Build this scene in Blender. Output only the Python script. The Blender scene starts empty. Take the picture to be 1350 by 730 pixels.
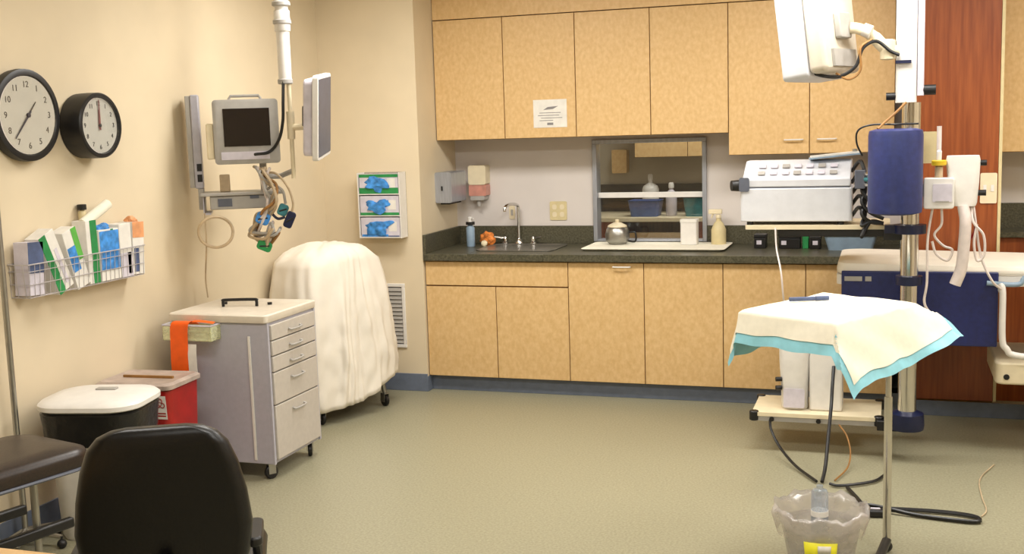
import bpy, bmesh, math, random
from mathutils import Vector, Matrix, noise
random.seed(7)
C = bpy.context.scene.collection
PI = math.pi
rad = math.radians

# ------------------------------------------------------------------ materials
def lin(c):
    c = c / 255.0
    return c / 12.92 if c <= 0.04045 else ((c + 0.055) / 1.055) ** 2.4
def rgb(r, g, b): return (lin(r), lin(g), lin(b), 1)

def mat(name, col, rough=.5, metal=0, spec=.5, var=0, scale=20, stretch=(1, 1, 1), col2=None, bump=0, detail=3, emit=0, coat=0, sharp=0):
    m = bpy.data.materials.new(name); m.use_nodes = True
    nt = m.node_tree; b = nt.nodes['Principled BSDF']
    c = rgb(*col)
    b.inputs['Base Color'].default_value = c
    b.inputs['Roughness'].default_value = rough
    b.inputs['Metallic'].default_value = metal
    b.inputs['Specular IOR Level'].default_value = spec
    b.inputs['Coat Weight'].default_value = coat
    if emit:
        b.inputs['Emission Color'].default_value = c; b.inputs['Emission Strength'].default_value = emit
    tc = nt.nodes.new('ShaderNodeTexCoord'); mp = nt.nodes.new('ShaderNodeMapping')
    mp.inputs['Scale'].default_value = stretch
    nt.links.new(tc.outputs['Object'], mp.inputs['Vector'])
    nz = nt.nodes.new('ShaderNodeTexNoise'); nz.inputs['Scale'].default_value = scale; nz.inputs['Detail'].default_value = detail
    nt.links.new(mp.outputs['Vector'], nz.inputs['Vector'])
    rp = nt.nodes.new('ShaderNodeValToRGB')
    if col2 is None:
        v = var or .03
        col2 = tuple(max(0, x * (1 - v * 2)) for x in col); 
        c1 = tuple(min(255, x * (1 + v)) for x in col)
    else: c1 = col
    lo, hi = (.5 - .2 + sharp, .5 + .2 - sharp)
    rp.color_ramp.elements[0].position = lo; rp.color_ramp.elements[1].position = hi
    rp.color_ramp.elements[0].color = rgb(*col2); rp.color_ramp.elements[1].color = rgb(*c1)
    nt.links.new(nz.outputs['Fac'], rp.inputs['Fac']); nt.links.new(rp.outputs['Color'], b.inputs['Base Color'])
    if bump:
        bp = nt.nodes.new('ShaderNodeBump'); bp.inputs['Strength'].default_value = bump; bp.inputs['Distance'].default_value = .01
        nt.links.new(nz.outputs['Fac'], bp.inputs['Height']); nt.links.new(bp.outputs['Normal'], b.inputs['Normal'])
    return m

def clear_mat(name, col, tint, gloss=.08, diff=.1, rough=.15):
    """clear sheet: mostly see-through, with a sheen and a little milky scatter"""
    m = bpy.data.materials.new(name); m.use_nodes = True; nt = m.node_tree
    nt.nodes.remove(nt.nodes['Principled BSDF']); out = nt.nodes['Material Output']
    tr = nt.nodes.new('ShaderNodeBsdfTransparent'); tr.inputs['Color'].default_value = rgb(*tint)
    gl = nt.nodes.new('ShaderNodeBsdfGlossy'); gl.inputs['Roughness'].default_value = rough
    df = nt.nodes.new('ShaderNodeBsdfDiffuse'); df.inputs['Color'].default_value = rgb(*col)
    nz = nt.nodes.new('ShaderNodeTexNoise'); nz.inputs['Scale'].default_value = 4
    mu = nt.nodes.new('ShaderNodeMath'); mu.operation = 'MULTIPLY'; mu.inputs[1].default_value = diff * 2
    nt.links.new(nz.outputs['Fac'], mu.inputs[0])
    m1 = nt.nodes.new('ShaderNodeMixShader'); m1.inputs[0].default_value = gloss
    nt.links.new(tr.outputs[0], m1.inputs[1]); nt.links.new(gl.outputs[0], m1.inputs[2])
    m2 = nt.nodes.new('ShaderNodeMixShader'); nt.links.new(mu.outputs[0], m2.inputs[0])
    nt.links.new(m1.outputs[0], m2.inputs[1]); nt.links.new(df.outputs[0], m2.inputs[2])
    nt.links.new(m2.outputs[0], out.inputs['Surface'])
    return m

M = {}
M['wall'] = mat('cream_paint', (219, 203, 174), .6, var=.012, scale=3, spec=.3)
M['wall_far'] = mat('grey_paint', (176, 166, 148), .7, var=.02, scale=3)
M['splash_wall'] = mat('pale_paint', (214, 206, 200), .6, var=.012, scale=3)
M['ceiling'] = mat('ceiling_tile', (235, 230, 218), .9, var=.02, scale=60)
M['floor'] = mat('speckled_sheet_vinyl', (160, 155, 130), .36, col2=(136, 132, 108), scale=95, detail=7, spec=.4, sharp=.02)
M['maple'] = mat('mottled_maple_laminate', (222, 188, 136), .42, col2=(207, 169, 114), scale=48, stretch=(1, 1, .7), detail=7, spec=.35, sharp=-.02)
M['maple_edge'] = mat('cabinet_edge', (150, 106, 52), .6, var=.05)
M['redwood'] = mat('cherry_veneer', (154, 82, 38), .38, col2=(124, 58, 22), scale=9, stretch=(6, 6, .35), detail=5)
M['granite'] = mat('dark_green_laminate', (96, 92, 74), .32, col2=(58, 56, 42), scale=90, detail=5, spec=.4)
M['base'] = mat('blue_grey_vinyl', (106, 115, 132), .5, var=.03)
M['alu'] = mat('brushed_aluminium', (176, 180, 190), .35, .6, var=.03, scale=80, stretch=(1, 1, .1))
M['chrome'] = mat('polished_chrome', (215, 212, 208), .14, 1, var=.01)
M['steel'] = mat('satin_steel', (168, 166, 160), .32, .9, var=.02)
M['black_pl'] = mat('black_plastic', (20, 19, 20), .42, var=.1)
M['leather'] = mat('black_vinyl_leather', (13, 11, 11), .36, var=.15, scale=120, bump=.05, spec=.4)
M['brown_leather'] = mat('dark_brown_vinyl', (42, 30, 24), .35, var=.15, scale=120, bump=.05)
M['cart'] = mat('grey_powder_coat', (176, 174, 184), .45, var=.012, scale=40)
M['cart_front'] = mat('warm_grey_drawer_front', (190, 182, 172), .48, var=.012, scale=40)
M['cart_top'] = mat('cream_cart_top', (222, 212, 196), .4, var=.015)
M['white_pl'] = mat('white_plastic', (226, 222, 216), .4, var=.012)
M['pale_grey'] = mat('pale_grey_plastic', (212, 213, 218), .4, var=.012)
M['putty'] = mat('putty_plastic', (206, 196, 178), .45, var=.012)
M['cream_pl'] = mat('cream_plastic', (226, 212, 180), .45, var=.015)
M['grey_pl'] = mat('grey_plastic', (168, 164, 158), .45, var=.02)
M['grey_dk'] = mat('slate_plastic', (92, 96, 108), .45, var=.03)
M['screen'] = mat('dark_screen_glass', (26, 18, 18), .12, var=.1, spec=.6)
M['screen_blue'] = mat('slate_screen_glass', (70, 76, 94), .35, var=.05)
M['clockface'] = mat('clock_dial', (226, 216, 212), .35, var=.01)
M['dial_ink'] = mat('dial_ink', (60, 52, 56), .6)
M['dial_red'] = mat('dark_red_hand', (150, 84, 84), .5)
M['sheet'] = mat('white_cotton', (232, 224, 210), .85, var=.012, scale=8, spec=.1)
M['drape'] = mat('white_absorbent_paper', (236, 230, 212), .85, var=.01, scale=40, spec=.1)
M['drape_blue'] = mat('pale_blue_film', (142, 204, 218), .5, var=.03)
M['orange'] = mat('orange_tape', (250, 98, 14), .5, var=.03)
M['red'] = mat('red_bin_plastic', (156, 26, 22), .35, var=.04)
M['red_lid'] = mat('smoky_lid', (176, 158, 146), .4, var=.05)
M['bag'] = mat('black_bin_bag', (16, 15, 16), .28, var=.1, scale=25, bump=.5)
M['green'] = mat('green_print', (38, 138, 74), .5, var=.05)
M['green_lt'] = mat('leaf_green_print', (96, 178, 74), .5, var=.05)
M['blue'] = mat('blue_nitrile', (64, 140, 214), .6, var=.12, scale=30)
M['slate_blue'] = mat('slate_blue_card', (78, 92, 128), .55, var=.08)
M['card'] = mat('white_card', (226, 222, 214), .6, var=.02)
M['card_lilac'] = mat('pale_lilac_card', (206, 200, 210), .6, var=.03)
M['wire'] = mat('thin_grey_wire', (196, 192, 194), .35, .4)
M['navy'] = mat('navy_vinyl', (30, 38, 92), .4, var=.06, scale=40)
M['navy_pad'] = mat('navy_pad', (40, 50, 104), .42, var=.05, scale=40)
M['navy_pl'] = mat('dark_navy_rubber', (16, 24, 58), .4, var=.05)
M['teal'] = mat('teal_plastic', (54, 120, 128), .45, var=.08)
M['hose'] = mat('beige_tube', (190, 168, 136), .5, var=.05)
M['hose_clear'] = mat('milky_tube', (214, 202, 196), .35, var=.03)
M['yellow'] = mat('yellow_label', (228, 220, 40), .5, var=.04)
M['amber'] = mat('amber_band', (214, 178, 30), .45, var=.04)
M['gown_orange'] = mat('orange_sponge', (214, 124, 52), .7, var=.2, scale=40)
M['peach'] = mat('peach_card', (226, 158, 108), .6, var=.05)
M['pink'] = mat('pink_soap', (202, 140, 124), .3, var=.05)
M['ivory'] = mat('ivory_plate', (212, 196, 150), .45, var=.02)
M['table'] = mat('pale_oak_top', (206, 170, 120), .5, col2=(186, 148, 98), scale=8, stretch=(1, 8, 1))
M['bluebin'] = mat('blue_bin', (74, 100, 160), .5, var=.05)
M['greyblue'] = mat('grey_blue_plastic', (140, 162, 182), .45, var=.03)
M['glow'] = mat('lamp_diffuser', (255, 247, 230), .6, emit=2.0)
M['glass'] = clear_mat('window_glass', (200, 200, 200), (246, 248, 246), .05, .01, .03)
M['clear'] = clear_mat('clear_bag_plastic', (220, 212, 206), (240, 238, 236), .12, .3, .2)
M['acrylic'] = clear_mat('clear_acrylic', (222, 216, 210), (240, 240, 238), .08, .2, .15)
M['ink_grey'] = mat('grey_print', (132, 128, 128), .7)
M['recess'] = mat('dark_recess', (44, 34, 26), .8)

# ------------------------------------------------------------------ mesh builder
def catmull(pts, n=6, closed=False):
    P = [Vector(p) for p in pts]; out = []
    L = len(P); rng = range(L if closed else L - 1)
    for i in rng:
        if closed: p0, p1, p2, p3 = P[i - 1], P[i], P[(i + 1) % L], P[(i + 2) % L]
        else:
            p1, p2 = P[i], P[i + 1]
            p0 = P[i - 1] if i else p1 * 2 - p2
            p3 = P[i + 2] if i + 2 < L else p2 * 2 - p1
        for k in range(n):
            t = k / n
            out.append(.5 * ((2 * p1) + (p2 - p0) * t + (2 * p0 - 5 * p1 + 4 * p2 - p3) * t * t + (3 * p1 - p0 - 3 * p2 + p3) * t ** 3))
    if not closed: out.append(P[-1])
    return out

def rrect(w, h, r, n=5, cx=0, cy=0):
    """rounded rectangle outline, w x h about (cx, cy)"""
    r = min(r, w / 2 - 1e-4, h / 2 - 1e-4); o = []
    for sx, sy, a in ((1, 1, 0), (-1, 1, 90), (-1, -1, 180), (1, -1, 270)):
        for k in range(n + 1):
            t = rad(a + 90 * k / n)
            o.append((cx + sx * (w / 2 - r) + r * math.cos(t), cy + sy * (h / 2 - r) + r * math.sin(t)))
    return o

AX = {'z': Matrix.Identity(4),                                        # outline in XY, extruded along Z
      'y': Matrix(((1, 0, 0, 0), (0, 0, -1, 0), (0, 1, 0, 0), (0, 0, 0, 1))),   # outline in XZ, extruded along -Y
      'x': Matrix(((0, 0, 1, 0), (1, 0, 0, 0), (0, 1, 0, 0), (0, 0, 0, 1)))}    # outline in YZ, extruded along X

class MB:
    def __init__(s): s.bm = bmesh.new()
    def _add(s, verts, faces, T=None):
        vs = [s.bm.verts.new((T @ Vector(v)) if T is not None else v) for v in verts]
        for f in faces:
            try: s.bm.faces.new([vs[i] for i in f])
            except ValueError: pass
        return s
    def box(s, x0, x1, y0, y1, z0, z1, T=None):
        v = [(x, y, z) for z in (z0, z1) for y in (y0, y1) for x in (x0, x1)]
        return s._add(v, [(0, 2, 3, 1), (4, 5, 7, 6), (0, 1, 5, 4), (2, 6, 7, 3), (0, 4, 6, 2), (1, 3, 7, 5)], T)
    def cb(s, c, size, T=None):
        return s.box(c[0] - size[0] / 2, c[0] + size[0] / 2, c[1] - size[1] / 2, c[1] + size[1] / 2, c[2] - size[2] / 2, c[2] + size[2] / 2, T)
    def prism(s, poly, d0, d1, axis='z', T=None, top=1.0):
        A = AX[axis]
        if T is not None: A = T @ A
        n = len(poly)
        cx = sum(p[0] for p in poly) / n; cy = sum(p[1] for p in poly) / n
        v = [(p[0], p[1], d0) for p in poly] + [(cx + (p[0] - cx) * top, cy + (p[1] - cy) * top, d1) for p in poly]
        f = [tuple(range(n))[::-1], tuple(range(n, 2 * n))] + [(i, (i + 1) % n, n + (i + 1) % n, n + i) for i in range(n)]
        return s._add(v, f, A)
    def loft(s, rings, cap=True, closed=True):
        n = len(rings[0]); v = [p for r in rings for p in r]; f = []
        for k in range(len(rings) - 1):
            for i in range(n if closed else n - 1):
                f.append((k * n + i, k * n + (i + 1) % n, (k + 1) * n + (i + 1) % n, (k + 1) * n + i))
        if cap: f += [tuple(range(n))[::-1], tuple((len(rings) - 1) * n + i for i in range(n))]
        return s._add(v, f)
    def cyl(s, p0, p1, r0, r1=None, seg=18):
        return s.tube([p0, p1], [r0, r0 if r1 is None else r1], seg)
    def tube(s, pts, r, seg=8, closed=False):
        P = [Vector(p) for p in pts]; n = len(P)
        R = r if isinstance(r, (list, tuple)) else [r] * n
        rings = []; up = None
        for i, p in enumerate(P):
            a = P[i - 1] if (i or closed) else p; b = P[(i + 1) % n] if (i < n - 1 or closed) else p
            t = (b - a).normalized()
            if up is None:
                up = t.orthogonal().normalized()
            up = (up - t * up.dot(t)).normalized(); w = t.cross(up)
            rings.append([p + (up * math.cos(2 * PI * k / seg) + w * math.sin(2 * PI * k / seg)) * R[i] for k in range(seg)])
        if closed: rings.append(rings[0]); return s.loft(rings, cap=False)
        return s.loft(rings)
    def lathe(s, prof, c=(0, 0, 0), seg=28, T=None):
        """prof: (radius, height) pairs, revolved about Z at c"""
        rings = []
        for r, z in prof:
            ring = [Vector((c[0] + r * math.cos(2 * PI * k / seg), c[1] + r * math.sin(2 * PI * k / seg), c[2] + z)) for k in range(seg)]
            if T is not None: ring = [T @ p for p in ring]
            rings.append(ring)
        return s.loft(rings)
    def torus(s, c, R, r, axis='z', seg=40, T=None):
        A = AX[axis].to_3x3(); c = Vector(c)
        pts = [c + A @ Vector((R * math.cos(2 * PI * k / seg), R * math.sin(2 * PI * k / seg), 0)) for k in range(seg)]
        return s.tube(pts, r, 8, True)
    def sphere(s, c, r, sc=(1, 1, 1), T=None):
        m = Matrix.Translation(c) @ Matrix.Diagonal((r * sc[0], r * sc[1], r * sc[2], 1))
        if T is not None: m = T @ m
        bmesh.ops.create_uvsphere(s.bm, u_segments=16, v_segments=10, radius=1, matrix=m); return s
    def build(s, name, m, parent=None, bevel=0, label=None, ang=38, solid=0, subsurf=0, T=None):
        if T is not None: bmesh.ops.transform(s.bm, matrix=T, verts=s.bm.verts)
        off = Vector((0, 0, 0)); p = parent
        while p: off += p.location; p = p.parent
        if off.length: bmesh.ops.translate(s.bm, vec=-off, verts=s.bm.verts)
        bmesh.ops.recalc_face_normals(s.bm, faces=s.bm.faces)
        me = bpy.data.meshes.new(name); s.bm.to_mesh(me); s.bm.free()
        me.polygons.foreach_set('use_smooth', [True] * len(me.polygons)); me.set_sharp_from_angle(angle=rad(ang))
        me.materials.append(m)
        o = bpy.data.objects.new(name, me); C.objects.link(o)
        if parent: o.parent = parent
        if bevel:
            b = o.modifiers.new('Bevel', 'BEVEL'); b.width = bevel; b.segments = 2; b.limit_method = 'ANGLE'; b.angle_limit = rad(40)
        if solid:
            q = o.modifiers.new('Solidify', 'SOLIDIFY'); q.thickness = solid; q.offset = 0
        if subsurf:
            q = o.modifiers.new('Subdivision', 'SUBSURF'); q.levels = subsurf; q.render_levels = subsurf
        if label: o['label'] = label
        return o

def thing(name, label, cat, loc=(0, 0, 0), group=None):
    o = bpy.data.objects.new(name, None); C.objects.link(o); o.location = loc; o.empty_display_size = .05
    return tag(o, label, cat, group)
def tag(o, label, cat, group=None):
    o['label'] = label; o['category'] = cat
    if group: o['group'] = group
    return o
def struct(o, label=None, cat=None):
    o['kind'] = 'structure'
    if label: o['label'] = label
    if cat: o['category'] = cat
    return o
def dup(root, loc=None, rotz=None, label=None):
    r = root.copy(); C.objects.link(r)
    if loc is not None: r.location = loc
    if rotz is not None: r.rotation_euler.z = rotz
    if label: r['label'] = label
    for ch in root.children:
        c = ch.copy(); C.objects.link(c); c.parent = r
        for g in ch.children:
            d = g.copy(); C.objects.link(d); d.parent = c
    return r
def text_mesh(txt, size, name, m, parent, T):
    cu = bpy.data.curves.new(name, 'FONT'); cu.body = txt; cu.size = size; cu.align_x = 'CENTER'; cu.align_y = 'CENTER'; cu.extrude = .0006
    t = bpy.data.objects.new(name, cu); C.objects.link(t)
    me = bpy.data.meshes.new_from_object(t.evaluated_get(bpy.context.evaluated_depsgraph_get()))
    bpy.data.objects.remove(t)
    b = MB(); b.bm.from_mesh(me); bpy.data.meshes.remove(me)
    return b.build(name, m, parent, T=T)
def RZ(a, c=(0, 0, 0)): return Matrix.Translation(c) @ Matrix.Rotation(rad(a), 4, 'Z')
def blob(mb, c, s, seed, n=.35):
    """crumpled lump: noise-pushed sphere"""
    b = bmesh.new(); bmesh.ops.create_icosphere(b, subdivisions=3, radius=1)
    for v in b.verts:
        d = 1 + n * noise.noise(v.co * 1.8 + Vector((seed, seed * 2, 0)))
        v.co = Vector((c[0] + v.co.x * s[0] * d, c[1] + v.co.y * s[1] * d, c[2] + v.co.z * s[2] * d))
    me = bpy.data.meshes.new('tmp'); b.to_mesh(me); b.free(); mb.bm.from_mesh(me); bpy.data.meshes.remove(me)
    return mb

# ------------------------------------------------------------------ room shell
XL, YB, YC, HC = -.68, .62, -.02, 2.75
WX0, WX1, WZ0, WZ1 = .965, 1.715, .915, 1.585         # pass-through opening
struct(MB().box(-.8, 5.6, -8.2, 3.2, -.06, 0).build('floor', M['floor']))
struct(MB().box(-.8, 5.6, -8.2, 3.2, HC, HC + .08).build('ceiling', M['ceiling']))
struct(MB().box(XL - .12, XL, -8.2, YC, 0, HC).build('wall_left', M['wall']))
struct(MB().box(XL - .12, -.004, YC, YB, 0, HC).build('wall_corner', M['wall']))
struct(MB().box(-.004 - .8, WX0, YB, YB + .1, 0, HC).box(WX1, 5.6, YB, YB + .1, 0, HC).box(WX0, WX1, YB, YB + .1, 0, WZ0).box(WX0, WX1, YB, YB + .1, WZ1, HC)
       .build('wall_back', M['splash_wall']))
struct(MB().box(5.5, 5.6, -8.2, YB, 0, HC).build('wall_right', M['wall']))
struct(MB().box(-.8, 5.6, -8.2, -8.1, 0, HC).build('wall_front', M['wall']))
struct(MB().box(-.3, 3.2, 3.0, 3.1, 0, HC).build('wall_far', M['wall_far']))
struct(MB().box(.2, .3, YB + .1, 3.0, 0, HC).build('wall_far_left', M['wall_far']))
struct(MB().box(3.0, 3.1, YB + .1, 3.0, 0, HC).build('wall_far_right', M['wall_far']))
struct(MB().box(XL, XL + .008, -8.0, YC, 0, .115).build('baseboard_left', M['base'], bevel=.002))
struct(MB().box(XL + .008, -.004, YC - .008, YC, 0, .115).build('baseboard_corner', M['base'], bevel=.002))
struct(MB().box(0, 2.93, .052, .06, 0, .1).box(2.93, 4.2, -.03, -.022, 0, .085).box(-.004, 0, YC - .008, .06, 0, .1).build('baseboard_back', M['base'], bevel=.002))

# pass-through window
w = thing('window_1', 'aluminium framed pass-through window above the counter', 'window', ((WX0 + WX1) / 2, YB, WZ0)); w['kind'] = 'structure'
fm = MB(); t = .028
fm.box(WX0, WX1, YB - .02, YB + .09, WZ1 - t, WZ1).box(WX0, WX0 + t, YB - .02, YB + .09, WZ0, WZ1 - t).box(WX1 - t, WX1, YB - .02, YB + .09, WZ0, WZ1 - t)
fm.box(WX0 + t, WX1 - t, YB - .02, YB + .09, WZ0, WZ0 + .012)
fm.build('window_frame', M['alu'], w, bevel=.003)
MB().box(WX0 + t, WX1 - t, YB + .02, YB + .05, 1.2, 1.235).build('sash_rail', M['white_pl'], w, bevel=.003)
MB().box(WX0 + t, WX1 - t, YB + .032, YB + .037, 1.235, WZ1 - t).build('upper_pane', M['glass'], w)
MB().box(WX0 + t, WX1 - t, YB + .06, YB + .065, WZ0 + .012, 1.2).build('lower_pane', M['glass'], w)

# ------------------------------------------------------------------ cabinets
XS = [0, .4745, .949, 1.4235, 1.898, 2.3725, 2.85]
def door(parent, x0, x1, z0, z1, y0, name='door', pull=None):
    g = .0025
    d = MB().box(x0 + g, x1 - g, y0, y0 + .018, z0 + g, z1 - g).build(name, M['maple'], parent, bevel=.0015)
    if pull:
        px, pz = pull
        MB().tube(catmull([(px - .05, y0, pz), (px - .045, y0 - .022, pz), (px + .045, y0 - .022, pz), (px + .05, y0, pz)], 4), .0045).build('handle', M['white_pl'], d)
    return d
base_lbl = ['maple sink base cabinet with a wide false drawer front, beside the corner wall',
            'two-door maple base cabinet below the pass-through window',
            'two-door maple base cabinet partly behind the draped tray stand']
for k in range(3):
    x0, x1 = XS[2 * k], XS[2 * k + 2]
    c = thing('base_cabinet', base_lbl[k], 'cabinet', ((x0 + x1) / 2, .3, 0), 'maple base cabinets under the counter')
    body = MB().box(x0 + .001, x1 - .001, .0185, .6, .1, .852 if k else .74).box(x0 + .001, x1 - .001, .061, .58, 0, .1)
    body.build('carcass', M['maple_edge'], c)
    xm = XS[2 * k + 1]
    if k == 0:
        MB().box(x0 + .001, x1 - .001, .0185, .036, .741, .852).build('front_rail', M['maple_edge'], c)
        door(c, x0, x1, .694, .85, 0, 'drawer_front')
        door(c, x0, xm, .102, .69, 0); door(c, xm, x1, .102, .69, 0)
    else:
        door(c, x0, xm, .102, .85, 0, pull=(1.29, .825) if k == 1 else None); door(c, xm, x1, .102, .85, 0)
up_lbl = ['leftmost maple wall cabinet, with a paper notice on its right door',
          'maple wall cabinet directly above the pass-through window',
          'deeper-hanging maple wall cabinet behind the ceiling monitor arm']
for k in range(3):
    x0, x1 = XS[2 * k], XS[2 * k + 2]; z0 = 1.61 if k < 2 else 1.475
    c = thing('wall_cabinet', up_lbl[k], 'cabinet', ((x0 + x1) / 2, .45, z0), 'maple wall cabinets over the counter')
    MB().box(x0 + .001, x1 - .001, .3, YB, z0, 2.38).build('carcass', M['maple_edge'], c)
    xm = XS[2 * k + 1]
    door(c, x0, xm, z0, 2.38, .281, pull=(xm - .09, z0 + .085) if k == 2 else None)
    door(c, xm, x1, z0, 2.38, .281, pull=(xm + .1, z0 + .085) if k == 2 else None)
struct(MB().box(0, 2.93, .283, YB, 2.384, HC).build('trim_1', M['maple']), 'maple soffit panel above the wall cabinets', 'panel')

# worktop with a cut-out for the sink
SX0, SX1, SY0, SY1 = .30, .80, .14, .54
wt = thing('countertop', 'long dark green-grey laminate countertop with raised backsplash', 'countertop', (1.45, .3, .852))
MB().box(0, SX0, -.03, YB, .855, .9).box(SX1, 2.92, -.03, YB, .855, .9).box(SX0, SX1, -.03, SY0, .855, .9).box(SX0, SX1, SY1, YB, .855, .9).build('worktop', M['granite'], wt, bevel=.003)
for a, b in ((.02, WX0), (WX1, 2.92)): MB().box(a, b, YB - .02, YB, .9, 1.02).build('backsplash', M['granite'], wt, bevel=.002)
MB().box(0, .02, -.025, YB, .9, 1.02).build('side_splash', M['granite'], wt, bevel=.002)
# sink: bowl with rim
sk = thing('sink', 'stainless steel sink bowl set into the dark counter', 'sink', (.55, .34, .75))
rings = []
for ins, z in ((-.012, .902), (-.012, .906), (.006, .906), (.012, .9), (.02, .80), (.05, .765), (.2, .76)):
    rings.append([Vector((x, y, z)) for x, y in rrect(SX1 - SX0 - 2 * ins, max(.03, SY1 - SY0 - 2 * ins), .06, 5, .55, .34)])
MB().loft(rings).build('bowl', M['steel'], sk)
MB().lathe([(.0, .0), (.035, 0), (.035, .006), (.03, .008), (0, .006)], (.55, .34, .76)).build('drain', M['chrome'], sk)
fc = thing('faucet', 'thin chrome gooseneck faucet with two lever handles behind the sink', 'faucet', (.455, .57, .9))
MB().lathe([(.03, 0), (.03, .012), (.016, .03), (.0115, .04)], (.455, .57, .9)).tube([(.455, .57, .93), (.455, .57, 1.15)] + [(.455 - .05 * (1 - math.cos(a)) * .5, .57 - .07 * (1 - math.cos(a)), 1.15 + .025 * math.sin(a)) for a in (.4, .8, 1.2, PI / 2, 2, 2.5, PI)] + [(.405, .43, 1.13)], .0105, 10).build('spout', M['chrome'], fc)
for dx, ang in ((-.10, 200), (.10, -20)):
    MB().lathe([(.024, 0), (.024, .01), (.013, .02), (.013, .045), (.008, .052)], (.455 + dx, .57, .9)).tube([(.455 + dx, .57, .94), (.455 + dx + .07 * math.cos(rad(ang)), .57 - .03, .952)], [.008, .005], 8).build('handle', M['chrome'], fc)

# tall cherry panel at the right and the far-right cabinets
tc = thing('tall_cabinet', 'tall reddish-brown wooden cabinet reaching the ceiling behind the boom', 'cabinet', (3.15, .3, 0))
MB().box(2.93, 3.385, .018, .6, 0, 2.745).build('carcass', M['maple_edge'], tc)
MB().box(2.932, 3.385, -.002, .017, .088, 2.744).build('door', M['redwood'], tc, bevel=.002)
MB().box(3.386, 3.402, -.004, .6, .088, 2.744).build('edge_strip', M['ivory'], tc)
sw = thing('light_switch', 'pale double switch plate at the edge of the reddish panel', 'switch', (3.36, -.002, 1.2))
MB().prism(rrect(.085, .165, .008, 3, 3.338, 1.277), .003, .01, 'y').build('plate', M['cream_pl'], sw)
for dx in (-.019, .019): MB().box(3.338 + dx - .008, 3.338 + dx + .008, -.0145, -.0102, 1.26, 1.295).build('rocker', M['white_pl'], sw)
rc = thing('side_cabinet', 'maple wall cabinet at the far right edge of the room', 'cabinet', (3.8, .45, 1.46))
MB().box(3.42, 4.3, .3, YB, 1.46, 2.745).build('carcass', M['maple_edge'], rc)
for a, b in ((3.42, 3.86), (3.86, 4.3)): door(rc, a, b, 1.46, 2.745, .281)
rb = thing('side_counter', 'dark topped counter unit beyond the reddish tall cabinet', 'counter', (3.8, .5, 0))
MB().box(3.42, 4.3, .4, .6, 0, .965).build('carcass', M['redwood'], rb)
MB().box(3.405, 4.3, .37, .6, .967, 1.0).build('worktop', M['granite'], rb, bevel=.003)
MB().box(3.405, 4.3, .601, YB - .001, .967, 1.15).build('backsplash', M['granite'], rb, bevel=.002)

# ------------------------------------------------------------------ room seen through the pass-through
fu = thing('far_wall_cabinet', 'maple wall cabinet in the room behind the pass-through window', 'cabinet', (1.6, 2.75, 1.4))
MB().box(.82, 2.4, 2.62, 2.995, 1.4, 2.3).build('carcass', M['maple_edge'], fu)
for a, b in ((.82, 1.26), (1.26, 1.7), (1.7, 2.4)): door(fu, a, b, 1.4, 2.3, 2.6)
fl = thing('far_base_counter', 'counter unit in the back room seen through the window', 'counter', (1.4, 2.7, 0))
MB().box(.32, .7, 2.35, 2.98, 0, .89).box(1.32, 2.6, 2.35, 2.98, 0, .89).box(.7, 1.32, 2.9, 2.98, 0, .89).build('carcass', M['redwood'], fl)
MB().box(.31, 2.6, 2.32, 2.98, .891, .925).build('worktop', M['cream_pl'], fl, bevel=.003)
MB().box(.7, 1.32, 2.38, 2.4, 0, .8).build('drawer_front', M['maple'], fl, bevel=.003)
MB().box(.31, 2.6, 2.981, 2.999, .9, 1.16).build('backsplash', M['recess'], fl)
tag(MB().prism(rrect(.13, .2, .01, 3, .62, 1.36), -2.998, -2.9, 'y').build('wall_box', M['maple']), 'brown box on the back room wall at the window top left', 'box')
def bin_(name, label, cx, cy, z, w, d, h, m, lid=None):
    t = thing(name, label, 'bin', (cx, cy, z))
    rg = []
    for sc, zz in ((.84, 0), (1, h), (1.05, h), (1.05, h - .008 if h < .05 else h), (.96, h), (.8, .012)):
        rg.append([Vector((cx + x, cy + y, z + zz)) for x, y in rrect(w * sc, d * sc, .02, 3)])
    MB().loft(rg).build('tub', m, t)
    if lid: MB().prism(rrect(w * 1.05, d * 1.05, .02, 3, cx, cy), z + h + .001, z + h + .02).build('lid', lid, t)
    return t
bin_('storage_bin', 'blue plastic bin on the back room counter', .93, 2.5, .926, .26, .22, .13, M['bluebin'])
bin_('storage_bin', 'teal plastic bin on the back room counter, right of the blue bin', 1.36, 2.5, .926, .22, .2, .15, M['teal'], M['recess'])
def bottle(name, label, cx, cy, z, r, h, m, cap, cat='bottle', neck=.4):
    t = thing(name, label, cat, (cx, cy, z))
    MB().lathe([(r * .93, 0), (r, .006), (r, h * .62), (r * .85, h * .7), (r * neck, h * .78), (r * neck, h * .84)], (cx, cy, z), 20).build('body', m, t)
    MB().lathe([(r * neck * 1.25, h * .841), (r * neck * 1.25, h * .95), (r * neck * .9, h)], (cx, cy, z), 16).build('cap', cap, t)
    return t
bottle('bottle', 'pale bottle on the back room counter between the two bins', 1.14, 2.5, .926, .045, .27, M['card_lilac'], M['white_pl'])
bottle('bottle', 'white flask standing behind the blue bin in the back room', .92, 2.75, .926, .07, .33, M['white_pl'], M['white_pl'], neck=.25)

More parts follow.
